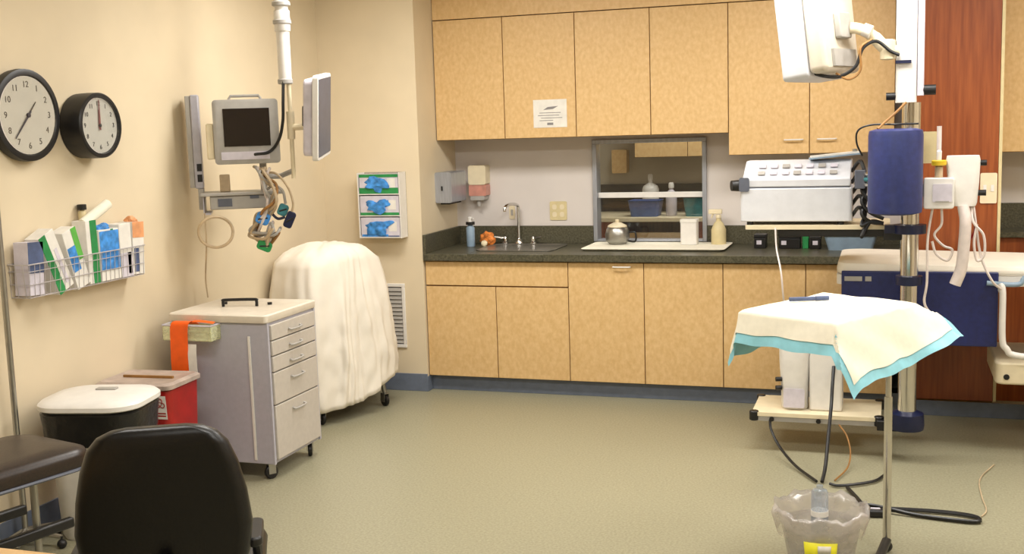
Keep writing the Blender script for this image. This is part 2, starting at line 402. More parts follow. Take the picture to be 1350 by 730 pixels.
# ------------------------------------------------------------------ things on the counter and the wall above
pt = thing('tray_board', 'shallow cream tray lying on the counter in front of the window', 'tray', (1.44, .38, .9))
rg = [[Vector((x, y, z)) for x, y in rrect(w_, d_, .03, 4, 1.435, .375)] for w_, d_, z in ((.86, .38, .901), (.9, .42, .913), (.895, .415, .915), (.86, .38, .909))]
MB().loft(rg).build('tray', M['drape'], pt)
kt = thing('steel_pot', 'round steel pot with lid at the left of the cream tray', 'pot', (1.15, .5, .91))
MB().lathe([(.05, 0), (.075, .02), (.08, .06), (.07, .1), (.06, .112)], (1.15, .5, .91)).build('bowl', M['steel'], kt)
MB().lathe([(.064, .113), (.06, .122), (.025, .14), (.012, .142), (.014, .158), (.004, .162)], (1.15, .5, .91)).build('lid', M['cream_pl'], kt)
MB().tube(catmull([(1.225, .5, .985), (1.27, .49, .985), (1.27, .49, .93), (1.22, .5, .93)], 5), .006).build('handle', M['black_pl'], kt)
cn = thing('canister', 'white square canister on the right part of the cream tray', 'canister', (1.62, .5, .91))
MB().prism(rrect(.105, .09, .012, 4, 1.62, .5), .911, 1.05).build('body', M['white_pl'], cn)
MB().prism(rrect(.11, .095, .012, 4, 1.62, .5), 1.051, 1.07).build('lid', M['card'], cn)
sb = thing('spray_bottle', 'milky spray bottle standing right of the pass-through window', 'bottle', (1.80, .53, .9))
MB().lathe([(.044, 0), (.047, .01), (.047, .1), (.03, .14), (.016, .155), (.016, .17)], (1.80, .53, .901)).build('body', M['ivory'], sb)
MB().lathe([(.018, .171), (.018, .195)], (1.80, .53, .901), 14).cb((1.78, .53, 1.115), (.085, .026, .03)).build('spray_head', M['cream_pl'], sb, bevel=.004)
MB().tube([(1.765, .53, 1.1), (1.755, .53, 1.075)], .006).build('trigger', M['cream_pl'], sb)
sp = thing('pump_bottle', 'grey-blue pump bottle standing in the left corner of the counter', 'bottle', (.17, .4, .9))
MB().lathe([(.026, 0), (.028, .006), (.028, .125), (.018, .14), (.013, .145)], (.17, .4, .901)).build('body', M['greyblue'], sp)
MB().lathe([(.03, .146), (.03, .165)], (.17, .4, .901), 16).build('collar', M['black_pl'], sp)
MB().lathe([(.016, .166), (.016, .195), (.01, .2)], (.17, .4, .901), 14).tube([(.17, .4, 1.09), (.2, .38, 1.088)], .006).build('pump', M['white_pl'], sp)
og = thing('sponge', 'crumpled orange sponge beside the pump bottle at the sink', 'sponge', (.26, .5, .9))
blob(MB(), (.262, .48, .945), (.05, .035, .045), 3, .4).build('foam', M['gown_orange'], og)
tag(blob(MB(), (.275, .37, .923), (.022, .018, .022), 5, .2).build('soap_bar', M['cream_pl']), 'small pale soap piece in front of the orange sponge', 'soap')
so = thing('soap_dispenser', 'cream wall soap dispenser with a pink soap window', 'dispenser', (.18, YB, 1.2))
MB().prism(rrect(.125, .13, .015, 4, .18, 1.37), -YB, -YB + .09, 'y').build('cover', M['cream_pl'], so)
MB().prism(rrect(.125, .075, .01, 4, .18, 1.267), -YB, -YB + .085, 'y').build('soap_window', M['pink'], so)
MB().prism(rrect(.1, .028, .008, 3, .18, 1.215), -YB, -YB + .09, 'y').lathe([(.014, -.04), (.016, 0)], (.18, YB - .06, 1.2), 12).build('nozzle', M['grey_pl'], so)
td = thing('towel_dispenser', 'brushed steel paper towel dispenser on the side wall by the sink', 'dispenser', (0, .36, 1.2))
MB().prism(rrect(.115, .2, .012, 4, .0535, 1.305), -.5, -.23, 'y').build('housing', M['alu'], td)
MB().prism(rrect(.01, .03, .002, 2, .045, 1.30), -.229, -.226, 'y').build('lock', M['black_pl'], td)
MB().box(.02, .085, .26, .47, 1.194, 1.2045).build('towel_slot', M['recess'], td)
ou = thing('wall_outlet', 'ivory double outlet plate left of the pass-through window', 'outlet', (.72, YB, 1.1))
MB().prism(rrect(.118, .125, .01, 4, .722, 1.12), -YB, -YB + .007, 'y').build('plate', M['ivory'], ou)
for dx in (-.026, .026):
    for dz in (-.025, .025): MB().prism(rrect(.03, .034, .012, 4, .722 + dx, 1.12 + dz), -YB + .0072, -YB + .0095, 'y').build('socket', M['cream_pl'], ou)
s2 = thing('wall_switch', 'small grey switch plate just above the faucet', 'switch', (.42, YB, 1.07))
MB().prism(rrect(.04, .09, .006, 3, .395, 1.11), -YB, -YB + .006, 'y').build('plate', M['cream_pl'], s2)
MB().box(.388, .402, YB - .011, YB - .0062, 1.09, 1.13).build('rocker', M['grey_pl'], s2)
pn = thing('paper_notice', 'white paper notice with grey print taped to the wall cabinet door', 'notice', (.78, .28, 1.67))
MB().box(.67, .89, .2785, .2803, 1.675, 1.85).build('sheet', M['card'], pn)
pr = MB()
pr._add([(.735, .278, 1.785), (.80, .278, 1.79), (.835, .278, 1.808), (.80, .278, 1.806), (.765, .278, 1.803)], [(0, 1, 2, 3, 4)])
for i, (a, b) in enumerate(((.71, .85), (.70, .84), (.72, .86), (.71, .80))): pr.box(a, b, .2778, .2783, 1.765 - i * .016, 1.769 - i * .016)
pr.box(.76, .80, .2778, .2783, 1.69, 1.705)
pr.build('printed_text', M['ink_grey'], pn)
# right end of the counter
for nm, lb, a in (('supply_box', 'small black box on the counter under the boom shelf, left one', (2.04, 2.11, .36, .46, .9, .985)),
                  ('supply_box', 'wider black box on the counter under the boom shelf', (2.19, 2.315, .34, .46, .9, .985)),
                  ('supply_box', 'black box right of the green carton on the counter', (2.375, 2.435, .34, .46, .9, .975))):
    t = thing(nm, lb, 'box', ((a[0] + a[1]) / 2, .4, .9))
    MB().box(*a[:5], a[5] - .022).build('carton', M['black_pl'], t, bevel=.003)
    MB().box(a[0] - .002, a[1] + .002, a[2] - .002, a[3] + .002, a[5] - .021, a[5]).build('lid', M['black_pl'], t, bevel=.003)
    MB().box(a[0] + .015, a[0] + .045, a[2] - .003, a[2] - .0006, .925, .95).build('sticker', M['card_lilac'], t)
gc = thing('green_carton', 'narrow bright green carton standing between black boxes on the counter', 'carton', (2.345, .4, .9))
MB().box(2.328, 2.364, .36, .44, .9, .985).build('carton', M['green'], gc, bevel=.002)
MB().prism([(2.328, .985), (2.364, .985), (2.346, 1.0)], -.44, -.36, 'y').build('gable', M['green_lt'], gc)
bin_('counter_tub', 'grey-blue plastic tub on the counter behind the stretcher', 2.61, .36, .9, .3, .2, .085, M['greyblue'])

# ------------------------------------------------------------------ left wall: clocks, basket
def clock(label, y, z, R, depth, hands, tilt=0):
    t = thing('wall_clock', label, 'clock', (XL, y, z), 'round black wall clocks')
    F = Matrix.Translation((XL, y, z)) @ Matrix.Rotation(PI / 2, 4, 'Y')        # local Z -> +X (out of the wall), local -X is up
    MB().lathe([(R * .8, .001), (R * .985, .004), (R, depth * .5), (R * .99, depth * .95), (R * .95, depth), (R * .87, depth), (R * .845, depth * .86), (0, depth * .86)], T=F, seg=48).build('case', M['black_pl'], t)
    MB().lathe([(R * .842, depth * .861), (R * .842, depth * .885), (0, depth * .885)], T=F, seg=48).build('dial', M['clockface'], t)
    U = Matrix.Translation((XL + depth * .89, y, z)) @ Matrix(((0, 0, 1, 0), (1, 0, 0, 0), (0, 1, 0, 0), (0, 0, 0, 1)))   # local x -> +Y (right as seen), y -> up, z -> out
    for k in range(1, 13):
        a = PI / 2 - k * PI / 6
        text_mesh(str(k), R * .19, 'numeral', M['dial_ink'], t, U @ Matrix.Translation((R * .66 * math.cos(a), R * .66 * math.sin(a), .0004)))
    for nm, ang, ln, wd, m, zz in hands:
        T = U @ Matrix.Rotation(rad(90 - ang), 4, 'Z')
        MB().prism([(-.18 * ln, -wd), (.0, -wd * 1.1), (ln, -wd * .5), (ln, wd * .5), (0, wd * 1.1), (-.18 * ln, wd)], zz, zz + .0012, T=T).build(nm, m, t)
    MB().lathe([(R * .05, 0), (R * .05, .008), (0, .009)], T=U, seg=16).build('hub', M['dial_ink'], t)
    MB().lathe([(R * .84, depth * .975), (R * .84, depth * .985)], T=F, seg=48).build('glass_cover', M['glass'], t)
clock('large black wall clock at the left edge, hand pointing lower left', -2.735, 1.80, .195, .05,
      [('hour_hand', 42, .075, .004, M['dial_ink'], .002), ('minute_hand', 222, .13, .0045, M['dial_ink'], .004)])
clock('smaller thick-rimmed black wall clock with both hands at twelve', -2.352, 1.752, .148, .115,
      [('hour_hand', 0, .07, .007, M['dial_red'], .002), ('minute_hand', 1, .115, .005, M['dial_red'], .004)])

bk = thing('wire_basket', 'wall mounted wire basket full of glove cartons', 'basket', (XL, -2.49, 1.03))
BX0, BX1, BY0, BY1, BZ0, BZ1 = XL + .004, -.572, -2.885, -2.094, 1.04, 1.18
wb = MB()
for z, ins in ((BZ0, .01), (BZ0 + .055, .006), (BZ0 + .11, .003), (BZ1, 0)):
    wb.tube([(BX0, BY0 + ins, z), (BX1 - ins, BY0 + ins, z), (BX1 - ins, BY1 - ins, z), (BX0, BY1 - ins, z)], .0018 if z < BZ1 else .003, 6, True)
wb.build('rim', M['wire'], bk)
wv = MB()
for i in range(26):
    y = BY0 + .01 + (BY1 - BY0 - .02) * i / 25
    wv.tube([(BX0, y, BZ1), (BX0, y, BZ0), (BX1 - .01, y, BZ0), (BX1, y, BZ1)], .0014, 5)
for x in (-.64, -.6):
    wv.tube([(x, BY0, BZ1), (x, BY0 + .01, BZ0), (x, BY1 - .01, BZ0), (x, BY1, BZ1)], .0022, 5)
wv.build('wire_mesh', M['wire'], bk)

def carton(name, label, y, z, w, h, tilt, m, band=None, tuft=None, d=.075, x=-.62, group='cartons in the wire basket', z0=None):
    """an upright carton in the basket; tilt leans its top along the wall"""
    T = Matrix.Translation((x, y, z)) @ Matrix.Rotation(rad(tilt), 4, 'X')
    t = thing(name, label, 'carton', (x, y, z), group)
    MB().box(-d / 2, d / 2, -w / 2, w / 2, 0, h, T).build('box', m, t, bevel=.002)
    if band: 
        for bm_, y0, y1, z0_, z1_ in band: MB().box(d / 2 + .0002, d / 2 + .0014, y0 * w, y1 * w, z0_ * h, z1_ * h, T).build('printed_band', bm_, t)
    if tuft:
        blob(MB(), (0, 0, h + .004), (d * .36, w * .36, .022), len(label), .5).build('glove_tuft', tuft, t, T=T)
    return t
G, L_, B_ = M['green'], M['green_lt'], M['blue']
carton('glove_carton', 'slate blue carton at the left end of the wire basket', -2.83, 1.046, .09, .225, -3, M['card_lilac'], [(M['slate_blue'], -.5, .5, .42, 1)])
carton('glove_carton', 'strongly leaning white carton with green edge beside the slate blue one', -2.645, 1.045, .1, .275, 23, M['card'], [(G, -.5, -.08, 0, 1), (M['card_lilac'], .1, .3, .1, .7)])
carton('glove_carton', 'leaning carton with a leaf green stripe and blue patch in the basket', -2.53, 1.043, .09, .27, 17, M['card'], [(L_, .12, .5, .45, 1), (B_, -.45, .12, .3, .72)])
carton('glove_carton', 'upright dark green carton in the middle of the basket', -2.455, 1.045, .07, .285, 1, M['card'], [(G, -.12, .5, 0, 1)])
carton('glove_carton', 'white carton with blue gloves bulging from its front in the basket', -2.34, 1.045, .14, .235, 0, M['card'], [(B_, -.48, .48, .2, .97), (G, .1, .22, .97, 1)], M['blue'])
carton('glove_carton', 'plain pale carton right of the blue gloves in the basket', -2.222, 1.045, .085, .25, 0, M['card'], [(M['card_lilac'], -.5, .5, 0, .45), (M['slate_blue'], .1, .4, .05, .45)])
carton('glove_carton', 'carton with a peach coloured top at the right end of the basket', -2.135, 1.045, .085, .25, -3, M['card'], [(M['peach'], -.5, .5, .7, 1), (M['slate_blue'], -.4, 0, .05, .5)], M['peach'])
ro = thing('paper_roll', 'white paper roll sticking up at a slant from the basket', 'roll', (-.6, -2.39, 1.32))
ra, rb_ = Vector((-.612, -2.478, 1.315)), Vector((-.612, -2.295, 1.392))
MB().cyl(ra, rb_, .024).build('paper', M['drape'], ro); MB().cyl(ra - (rb_ - ra) * .03, rb_ + (rb_ - ra) * .02, .01).build('core', M['maple_edge'], ro)
cp = thing('bottle', 'small dark-capped bottle behind the slanted paper roll', 'bottle', (-.65, -2.42, 1.3))
MB().lathe([(.018, 0), (.018, .055), (.01, .065)], (-.655, -2.42, 1.31), 14).build('body', M['ivory'], cp)
MB().lathe([(.021, .0655), (.021, .088), (.018, .09)], (-.655, -2.42, 1.31), 14).build('cap', M['black_pl'], cp)

# ------------------------------------------------------------------ corner wall: glove rack, vent
gr = thing('glove_rack', 'clear acrylic three-tier rack on the wall beside the cabinets', 'rack', (-.245, YC, 1.01))
GX0, GX1 = -.392, -.1
MB().box(GX0, GX1, YC - .006, YC - .001, 1.01, 1.425).build('back_plate', M['acrylic'], gr)
for x in (GX0, GX1 - .006): MB().box(x, x + .006, YC - .105, YC - .0061, 1.01, 1.425).build('side_panel', M['white_pl'], gr)
for i in range(3): MB().box(GX0 + .006, GX1 - .006, YC - .105, YC - .0061, 1.012 + i * .137, 1.018 + i * .137).build('shelf', M['white_pl'], gr)
for i, (lb, bands) in enumerate((('bottom glove box of the clear wall rack, pale with blue gloves', [(B_, .02, .7, 0, .12), (M['slate_blue'], .7, .98, 0, .06)]),
                                 ('middle glove box of the clear wall rack, green along its foot', [(G, .0, 1, 0, .14)]),
                                 ('top glove box of the clear wall rack, with green top and foot', [(G, 0, 1, .84, 1), (G, 0, 1, 0, .3)]))):
    z = 1.019 + i * .137; t = thing('glove_box', lb, 'box', (-.245, YC - .05, z), 'glove boxes in the wall rack')
    a, b = GX0 + .012, GX1 - .012; yy = YC - .1
    MB().box(a, b, yy, YC - .01, z, z + .122).build('box', M['card_lilac'], t, bevel=.002)
    for m, u0, u1, v0, v1 in bands: MB().box(a + (b - a) * u0, a + (b - a) * u1, yy - .0014, yy - .0002, z + .122 * v0, z + .122 * v1).build('printed_band', m, t)
    blob(MB(), ((a + b) / 2 - .01, yy + .002, z + .06), (.085, .018, .042), i + 4, .9).build('glove_tuft', M['blue'], t)
    MB().box(b - .075, b - .02, yy - .0012, yy - .0002, z + .035, z + .095).build('label', M['card'], t)
vt = thing('wall_vent', 'white louvred air vent low on the wall behind the sheet', 'vent', (-.235, YC, .28))
vf = MB(); vx0, vx1, vz0, vz1 = -.335, -.138, .285, .705
vf.box(vx0, vx1, YC - .012, YC, vz1 - .022, vz1).box(vx0, vx1, YC - .012, YC, vz0, vz0 + .022).box(vx0, vx0 + .022, YC - .012, YC, vz0 + .022, vz1 - .022).box(vx1 - .022, vx1, YC - .012, YC, vz0 + .022, vz1 - .022)
vf.build('frame', M['white_pl'], vt, bevel=.003)
MB().box(vx0 + .022, vx1 - .022, YC - .003, YC - .0005, vz0 + .022, vz1 - .022).build('duct', M['grey_dk'], vt)
sl = MB()
for i in range(14):
    z = vz0 + .03 + i * .0262
    sl.cb((0, 0, 0), (vx1 - vx0 - .046, .003, .022), Matrix.Translation(((vx0 + vx1) / 2, YC - .0085, z + .01)) @ Matrix.Rotation(rad(-20), 4, 'X'))
sl.build('louvres', M['grey_pl'], vt)

# ------------------------------------------------------------------ procedure cart
def caster(parent, x, y, r, ang=0, m='black_pl', top=None):
    """swivel caster; wheel touches the floor at (x, y)"""
    T = RZ(ang, (x, y, 0)); tp = top or r * 2.6
    c = MB().box(-.5 * r, -.42 * r, -.55 * r, .55 * r, .8 * r, 2.15 * r, T).box(.42 * r, .5 * r, -.55 * r, .55 * r, .8 * r, 2.15 * r, T).box(-.5 * r, .5 * r, -.6 * r, .6 * r, 2.15 * r, 2.3 * r, T)
    c.cyl((x, y, 2.3 * r), (x, y, tp), .3 * r, seg=10)
    f = c.build('caster', M['steel'], parent)
    W = T @ Matrix.Translation((0, 0, r)) @ Matrix.Rotation(PI / 2, 4, 'Y')
    MB().lathe([(.3 * r, -.32 * r), (.85 * r, -.34 * r), (r, -.2 * r), (r, .2 * r), (.85 * r, .34 * r), (.3 * r, .32 * r)], T=W, seg=20).build('wheel', M[m], f)
    return f
KX0, KX1, KY0, KY1 = -.565, -.012, -1.965, -1.455
kc = thing('procedure_cart', 'grey five-drawer medical cart on casters against the left wall', 'cart', ((KX0 + KX1) / 2, (KY0 + KY1) / 2, 0))
MB().box(KX0 + .012, KX1 - .012, KY0 + .015, KY1 - .015, .082, .785).build('body', M['cart'], kc, bevel=.004)
MB().box(KX1 - .0125, KX1 - .004, KY0 + .014, KY0 + .03, .082, .785).box(KX1 - .0125, KX1 - .004, KY1 - .03, KY1 - .014, .082, .785).build('corner_rail', M['cart'], kc)
MB().box(KX1 - .115, KX1 - .1, KY0 + .0075, KY0 + .0148, .1, .72).build('side_rail', M['white_pl'], kc, bevel=.003)
tp = [[Vector((x, y, z)) for x, y in rrect(KX1 - KX0 + e, KY1 - KY0 + e, .02, 4, (KX0 + KX1) / 2, (KY0 + KY1) / 2)] for e, z in ((-.006, .786), (0, .79), (0, .82), (-.012, .826), (-.03, .822))]
MB().loft(tp).build('top', M['cart_top'], kc)
zz = [.775, .695, .618, .538, .375, .1]
for i in range(5):
    za, zb = zz[i + 1] + .003, zz[i] - .003
    d = MB().box(KX1 - .0119, KX1 + .006, KY0 + .035, KY1 - .035, za, zb).build('drawer', M['cart_front'], kc, bevel=.003)
    ym = (KY0 + KY1) / 2; hz = zb - min(.045, (zb - za) * .55)
    MB().tube(catmull([(KX1 + .006, ym - .055, hz), (KX1 + .022, ym - .05, hz - .006), (KX1 + .022, ym + .05, hz - .006), (KX1 + .006, ym + .055, hz)], 4), .005).build('handle', M['grey_pl'], d)
for x, y, a in ((KX0 + .07, KY0 + .06, 20), (KX1 - .05, KY0 + .05, -35), (KX1 - .05, KY1 - .06, 30), (KX0 + .07, KY1 - .06, 0)):
    caster(kc, x, y, .034, a, top=.084)
MB().tube(catmull([(-.40, -1.72, .823), (-.40, -1.72, .85), (-.385, -1.72, .857), (-.245, -1.68, .857), (-.23, -1.68, .85), (-.23, -1.68, .823)], 4), .008).build('lid_handle', M['black_pl'], kc, label='black carrying handle on the cart top')
for x, y in ((-.44, -1.64), (-.19, -1.62)): MB().cyl((x, y, .823), (x, y, .834), .012).build('latch', M['black_pl'], kc)
# side bin rail with tape
kt2 = thing('cart_side_tray', 'clear pale yellowish tray hooked on the cart side', 'tray', (-.34, KY0 - .03, .72))
sbm = MB(); tx0, tx1, ty0, ty1, tz0, tz1 = -.545, -.275, KY0 - .075, KY0 + .012, .705, .78
sbm.box(tx0, tx1, ty0, ty0 + .004, tz0, tz1).box(tx0, tx1, ty1 - .004, ty1, tz0, tz1).box(tx0, tx0 + .004, ty0, ty1, tz0, tz1).box(tx1 - .004, tx1, ty0, ty1, tz0, tz1).box(tx0, tx1, ty0, ty1, tz0, tz0 + .004)
sbm.build('tray', clear_mat('yellow_green_clear', (240, 242, 206), (253, 253, 246), .06, .28, .2), kt2)
MB().tube([(tx0, ty0, tz1), (tx1, ty0, tz1), (tx1, ty1, tz1), (tx0, ty1, tz1)], .005, 6, True).build('rim', M['card_lilac'], kt2)
tz_ = thing('orange_tape', 'bright orange tape strip hanging over the cart side tray', 'tape', (-.44, KY0 - .08, .55))
def ribbon(path, w0, ax, th=.002):
    mb = MB(); P = catmull(path, 6); A = Vector(ax)
    mb.loft([[p - A * w0 / 2, p + A * w0 / 2, p + A * w0 / 2 + Vector((0, th, 0)), p - A * w0 / 2 + Vector((0, th, 0))] for p in P]); return mb
ribbon([(-.42, ty0 + .06, .777), (-.43, ty0 + .02, .80), (-.44, ty0 - .012, .785), (-.445, ty0 - .016, .70), (-.45, ty0 - .014, .60), (-.45, ty0 - .012, .54)], .095, (1, .05, 0)).build('strip', M['orange'], tz_)
ribbon([(-.38, ty0 - .0045, .69), (-.378, ty0 - .013, .64), (-.378, ty0 - .013, .585), (-.378, ty0 - .012, .545)], .045, (1, .05, 0)).build('backing_paper', M['card'], tz_)
ribbon([(-.385, ty0 + .02, .799), (-.34, ty0 + .02, .801), (-.27, ty0 + .028, .793)], .02, (0, 1, .3)).build('loose_end', M['orange'], tz_)

# ------------------------------------------------------------------ bins by the left wall
bn = thing('waste_bin', 'tall white step bin with rounded lid and overhanging black bag', 'bin', (-.4, -2.73, 0))
bw, bd, bcx, bcy, brot = .42, .36, -.385, -2.735, 12
TB = RZ(brot, (bcx, bcy, 0))
def ring(w, d, r, z, n=6): return [TB @ Vector((x, y, z)) for x, y in rrect(w, d, r, n)]
MB().loft([ring(.33, .27, .08, .0), ring(.35, .29, .09, .02), ring(.395, .335, .1, .56), ring(.38, .32, .1, .565)]).build('body', M['white_pl'], bn)
bag = []
for k, (e, z) in enumerate(((.012, .567), (.022, .555), (.016, .50), (.014, .45), (.006, .405), (.001, .40))):
    bag.append([Vector((p.x, p.y, z + (.012 * math.sin(i * 1.9) + .01 * math.sin(i * .7) if z < .46 else 0))) for i, p in enumerate(ring(.395 + e * 2, .335 + e * 2, .11, z))])
MB().loft(bag, cap=False).build('bin_bag', M['bag'], bn)
MB().loft([ring(.44, .38, .12, .568), ring(.455, .395, .12, .574), ring(.455, .395, .12, .592), ring(.43, .37, .12, .606), ring(.3, .25, .1, .618), ring(.1, .1, .05, .621)]).build('lid', M['white_pl'], bn)
MB().cb((.02, .03, .624), (.09, .035, .008), TB).build('lid_tab', M['grey_pl'], bn, bevel=.003)
rd = thing('biohazard_bin', 'red medical waste container with smoky lid beside the cart', 'bin', (-.42, -2.3, 0))
TB = RZ(4, (-.465, -2.285, 0))
MB().loft([ring(.33, .24, .03, 0), ring(.37, .28, .035, .545), ring(.36, .27, .035, .548)]).build('body', M['red'], rd)
MB().loft([ring(.38, .29, .035, .549), ring(.395, .3, .035, .553), ring(.395, .3, .035, .571), ring(.36, .27, .035, .581), ring(.34, .25, .035, .575)]).build('lid', M['red_lid'], rd)
MB().cb((0, 0, .58), (.26, .012, .012), TB).build('lid_handle', M['maple_edge'], rd)
lbT = TB @ Matrix.Translation((.14, -.1395, .47)) @ Matrix.Rotation(rad(4), 4, 'X')
MB().box(-.03, .03, -.002, -.0005, -.055, .055, lbT).build('warning_label', M['card'], rd)
sy = MB()
for k in range(3):
    a = PI / 2 + k * 2 * PI / 3; cx_, cz_ = .012 * math.cos(a), .012 * math.sin(a) + .018
    sy.tube([lbT @ Vector((cx_ + .011 * math.cos(a + q * .28), -.003, cz_ + .011 * math.sin(a + q * .28))) for q in range(-9, 10)], .0022, 6)
sy.torus((0, 0, 0), .008, .0015, 'y', 20)
sy2 = MB(); sy2.tube([lbT @ Vector((.008 * math.cos(q * PI / 10), -.003, .018 + .008 * math.sin(q * PI / 10))) for q in range(20)], .0015, 6, True)
sy.bm.free(); sy = sy2
for k in range(3):
    a = PI / 2 + k * 2 * PI / 3; cx_, cz_ = .013 * math.cos(a), .013 * math.sin(a) + .018
    sy.tube([lbT @ Vector((cx_ + .011 * math.cos(a + q * .28), -.003, cz_ + .011 * math.sin(a + q * .28))) for q in range(-9, 10)], .0022, 6)
for i in range(2): sy.box(-.025, .025, -.0032, -.0021, -.03 - i * .012, -.024 - i * .012, lbT)
sy.build('biohazard_symbol', M['red'], rd)

# ------------------------------------------------------------------ sheet-draped chair in the corner
UC = Vector((-.372, -.62)); UA = Vector((.35, .937)).normalized(); VA = Vector((UA.y, -UA.x))
def UV(u, v, z): p = UC + UA * u + VA * v; return Vector((p.x, p.y, z))
dc = thing('wheeled_chair', 'wheeled treatment chair standing under the white sheet', 'chair', (UC.x, UC.y, 0))
MB().loft([[UV(x, y, z) for x, y in rrect(.5, .34, .05, 4)] for z in (.36, .44)]).build('seat', M['brown_leather'], dc)
MB().loft([[UV(x + .02, y, z) for x, y in rrect(.52, .32 - .02 * (z > .7), .06, 4)] for z in (.46, .9, .95)]).build('backrest', M['brown_leather'], dc)
for u in (-.26, .26):
    for v in (-.17, .17):
        a, b = UV(u, v, .09), UV(u * .85, v * .85, .37)
        MB().cyl(a, b, .014).build('leg', M['steel'], dc)
        caster(dc, a.x, a.y, .036, 60, top=.1)
def hem(a):     # hem height by direction around the drape (radians; 0 = far end, clockwise to the room side negative)
    d = math.degrees(a) % 360
    pts = [(0, .17), (40, .2), (90, .1), (150, .08), (180, .05), (205, .03), (228, .005), (245, .07), (262, .17), (285, .2), (305, .17), (322, .1), (335, .12), (360, .17)]
    for (a0, h0), (a1, h1) in zip(pts, pts[1:]):
        if a0 <= d <= a1: return h0 + (h1 - h0) * (d - a0) / (a1 - a0)
sh = MB(); NA = 200; rings = []
def sup(a, A, B, n=3.2):
    c, s_ = math.cos(a), math.sin(a)
    r = (abs(c / A) ** n + abs(s_ / B) ** n) ** (-1 / n); return r
levels = [0.02, .2, .4, .6, .75, .86, .93] + [1 + k * .034 for k in range(31)]
for lv in levels:
    rg = []
    for i in range(NA):
        a = 2 * PI * i / NA
        if lv < 1:
            r = sup(a, .285, .195) * lv
            u, v = r * math.cos(a), r * math.sin(a)
            z = 1.035 - .05 * lv ** 4 - .06 * max(0, u / .285) ** 2 * lv - .05 * max(0, -u / .285 - .3) + .022 * noise.noise(Vector((u * 9, v * 9, 1))) + .01 * noise.noise(Vector((u * 22, v * 22, 4)))
        else:
            tt = (lv - 1) / 1.02; tt = max(0, min(1, tt))
            top = 1.035 - .065 - .06 * max(0, math.cos(a)) ** 2 - .035 * max(0, -math.cos(a))
            h = hem(a)
            z = top + (h - top) * tt
            bulge = 1 - (1 - tt) ** 3
            r0 = sup(a, .31, .215); r1 = sup(a, .40, .265)
            ca, sa = math.cos(a), math.sin(a)
            drift = .22 * noise.noise(Vector((ca * 1.5, sa * 1.5, tt * 1.6 + 9)))
            f1 = noise.noise(Vector((math.cos(a + drift) * 4.2, math.sin(a + drift) * 4.2, tt * .8)))
            f2 = noise.noise(Vector((math.cos(a + drift) * 8.5, math.sin(a + drift) * 8.5, tt * 1.5 + 3)))
            f3 = noise.noise(Vector((ca * 6, sa * 6, tt * 9 + 20)))
            fold = f1 * .034 + f2 * .020 + f3 * .010
            r = r0 + (r1 - r0) * bulge + fold * (.35 + tt)
            u, v = r * math.cos(a), r * math.sin(a)
        p = UV(u, v, z)
        p.x = max(p.x, XL + .012 + .006 * math.sin(i)); p.y = min(p.y, YC - .03)
        rg.append(p)
    rings.append(rg)
sh.loft(rings, cap=False)
sho = sh.build('white_sheet', M['sheet'], ang=180, solid=.003)
tag(sho, 'rumpled white cloth sheet hanging over the chair in the corner', 'sheet')

# ------------------------------------------------------------------ left ceiling boom with monitors
bm_ = thing('monitor_boom', 'white ceiling pole with a grey equipment shelf near the left wall', 'boom', (-.09, -1.5, 1.3))
px, py = -.095, -1.5
MB().cyl((px, py, 1.95), (px, py, HC), .033, seg=24).build('pole', M['white_pl'], bm_)
MB().lathe([(.037, 0), (.04, .004), (.04, .1), (.037, .104)], (px, py, 2.2)).build('sleeve', M['white_pl'], bm_)
for z in (2.235, 2.325): MB().lathe([(.0405, 0), (.046, .004), (.046, .02), (.0405, .024)], (px, py, z)).build('collar', M['grey_pl'], bm_)
MB().lathe([(.033, -.012), (.038, -.008), (.038, .01), (.033, .014)], (px, py, 1.95)).build('end_ring', M['grey_pl'], bm_)
MB().cyl((px + .018, py, 1.46), (px + .018, py, 1.94), .011).build('drop_rod', M['cream_pl'], bm_)
TS = RZ(30, (-.36, -1.52, 0))
MB().box(-.215, .2, -.13, .12, 1.385, 1.4, TS).build('shelf', M['grey_pl'], bm_, bevel=.003)
MB().box(-.17, .16, -.115, .1, 1.315, 1.3845, TS).build('shelf_drawer', M['grey_pl'], bm_, bevel=.006)
MB().box(-.13, -.06, -.118, -.1152, 1.33, 1.37, TS).build('control_panel', M['grey_dk'], bm_)
MB().box(.03, .075, -.118, -.1152, 1.366, 1.382, TS).build('drawer_latch', M['grey_dk'], bm_)
MB().box(-.205, -.2, -.1, .1, 1.29, 1.384, TS).box(-.2, -.17, -.1, .1, 1.29, 1.3, TS).build('side_bracket', M['cart'], bm_)
MB().tube([(px + .018, py, 1.5), (-.2, -1.42, 1.47), (-.27, -1.47, 1.47)], .014).cyl((-.27, -1.47, 1.4), (-.27, -1.47, 1.545), .018).build('support_arm', M['grey_pl'], bm_)
MB().tube([(px + .018, py, 1.72), (px + .075, py + .005, 1.72), (.02, -1.475, 1.73)], .016).cyl((px + .018, py, 1.66), (px + .018, py, 1.80), .02).build('swivel_joint', M['cream_pl'], bm_)
MB().cb((0, 0, 1.445), (.05, .05, .088), RZ(30, (-.44, -1.57, 0))).build('connector_block', M['hose'], bm_, bevel=.004)
cmn = thing('patient_monitor', 'boxy grey patient monitor with dark screen on the left boom', 'monitor', (-.3, -1.52, 1.54))
T = RZ(30, (-.3, -1.56, 0))
cm = [[T @ Vector((x, y, z)) for x, z in rrect(w_, h_, .018, 4, 0, 1.705)] for w_, h_, y in ((.3, .305, -.055), (.325, .325, -.05), (.325, .325, -.01), (.3, .29, .02), (.24, .22, .11), (.22, .2, .115))]
MB().loft(cm).build('housing', M['grey_pl'], cmn, ang=30)
MB().box(-.112, .118, -.0575, -.0552, 1.632, 1.822, T).build('screen', M['screen'], cmn)
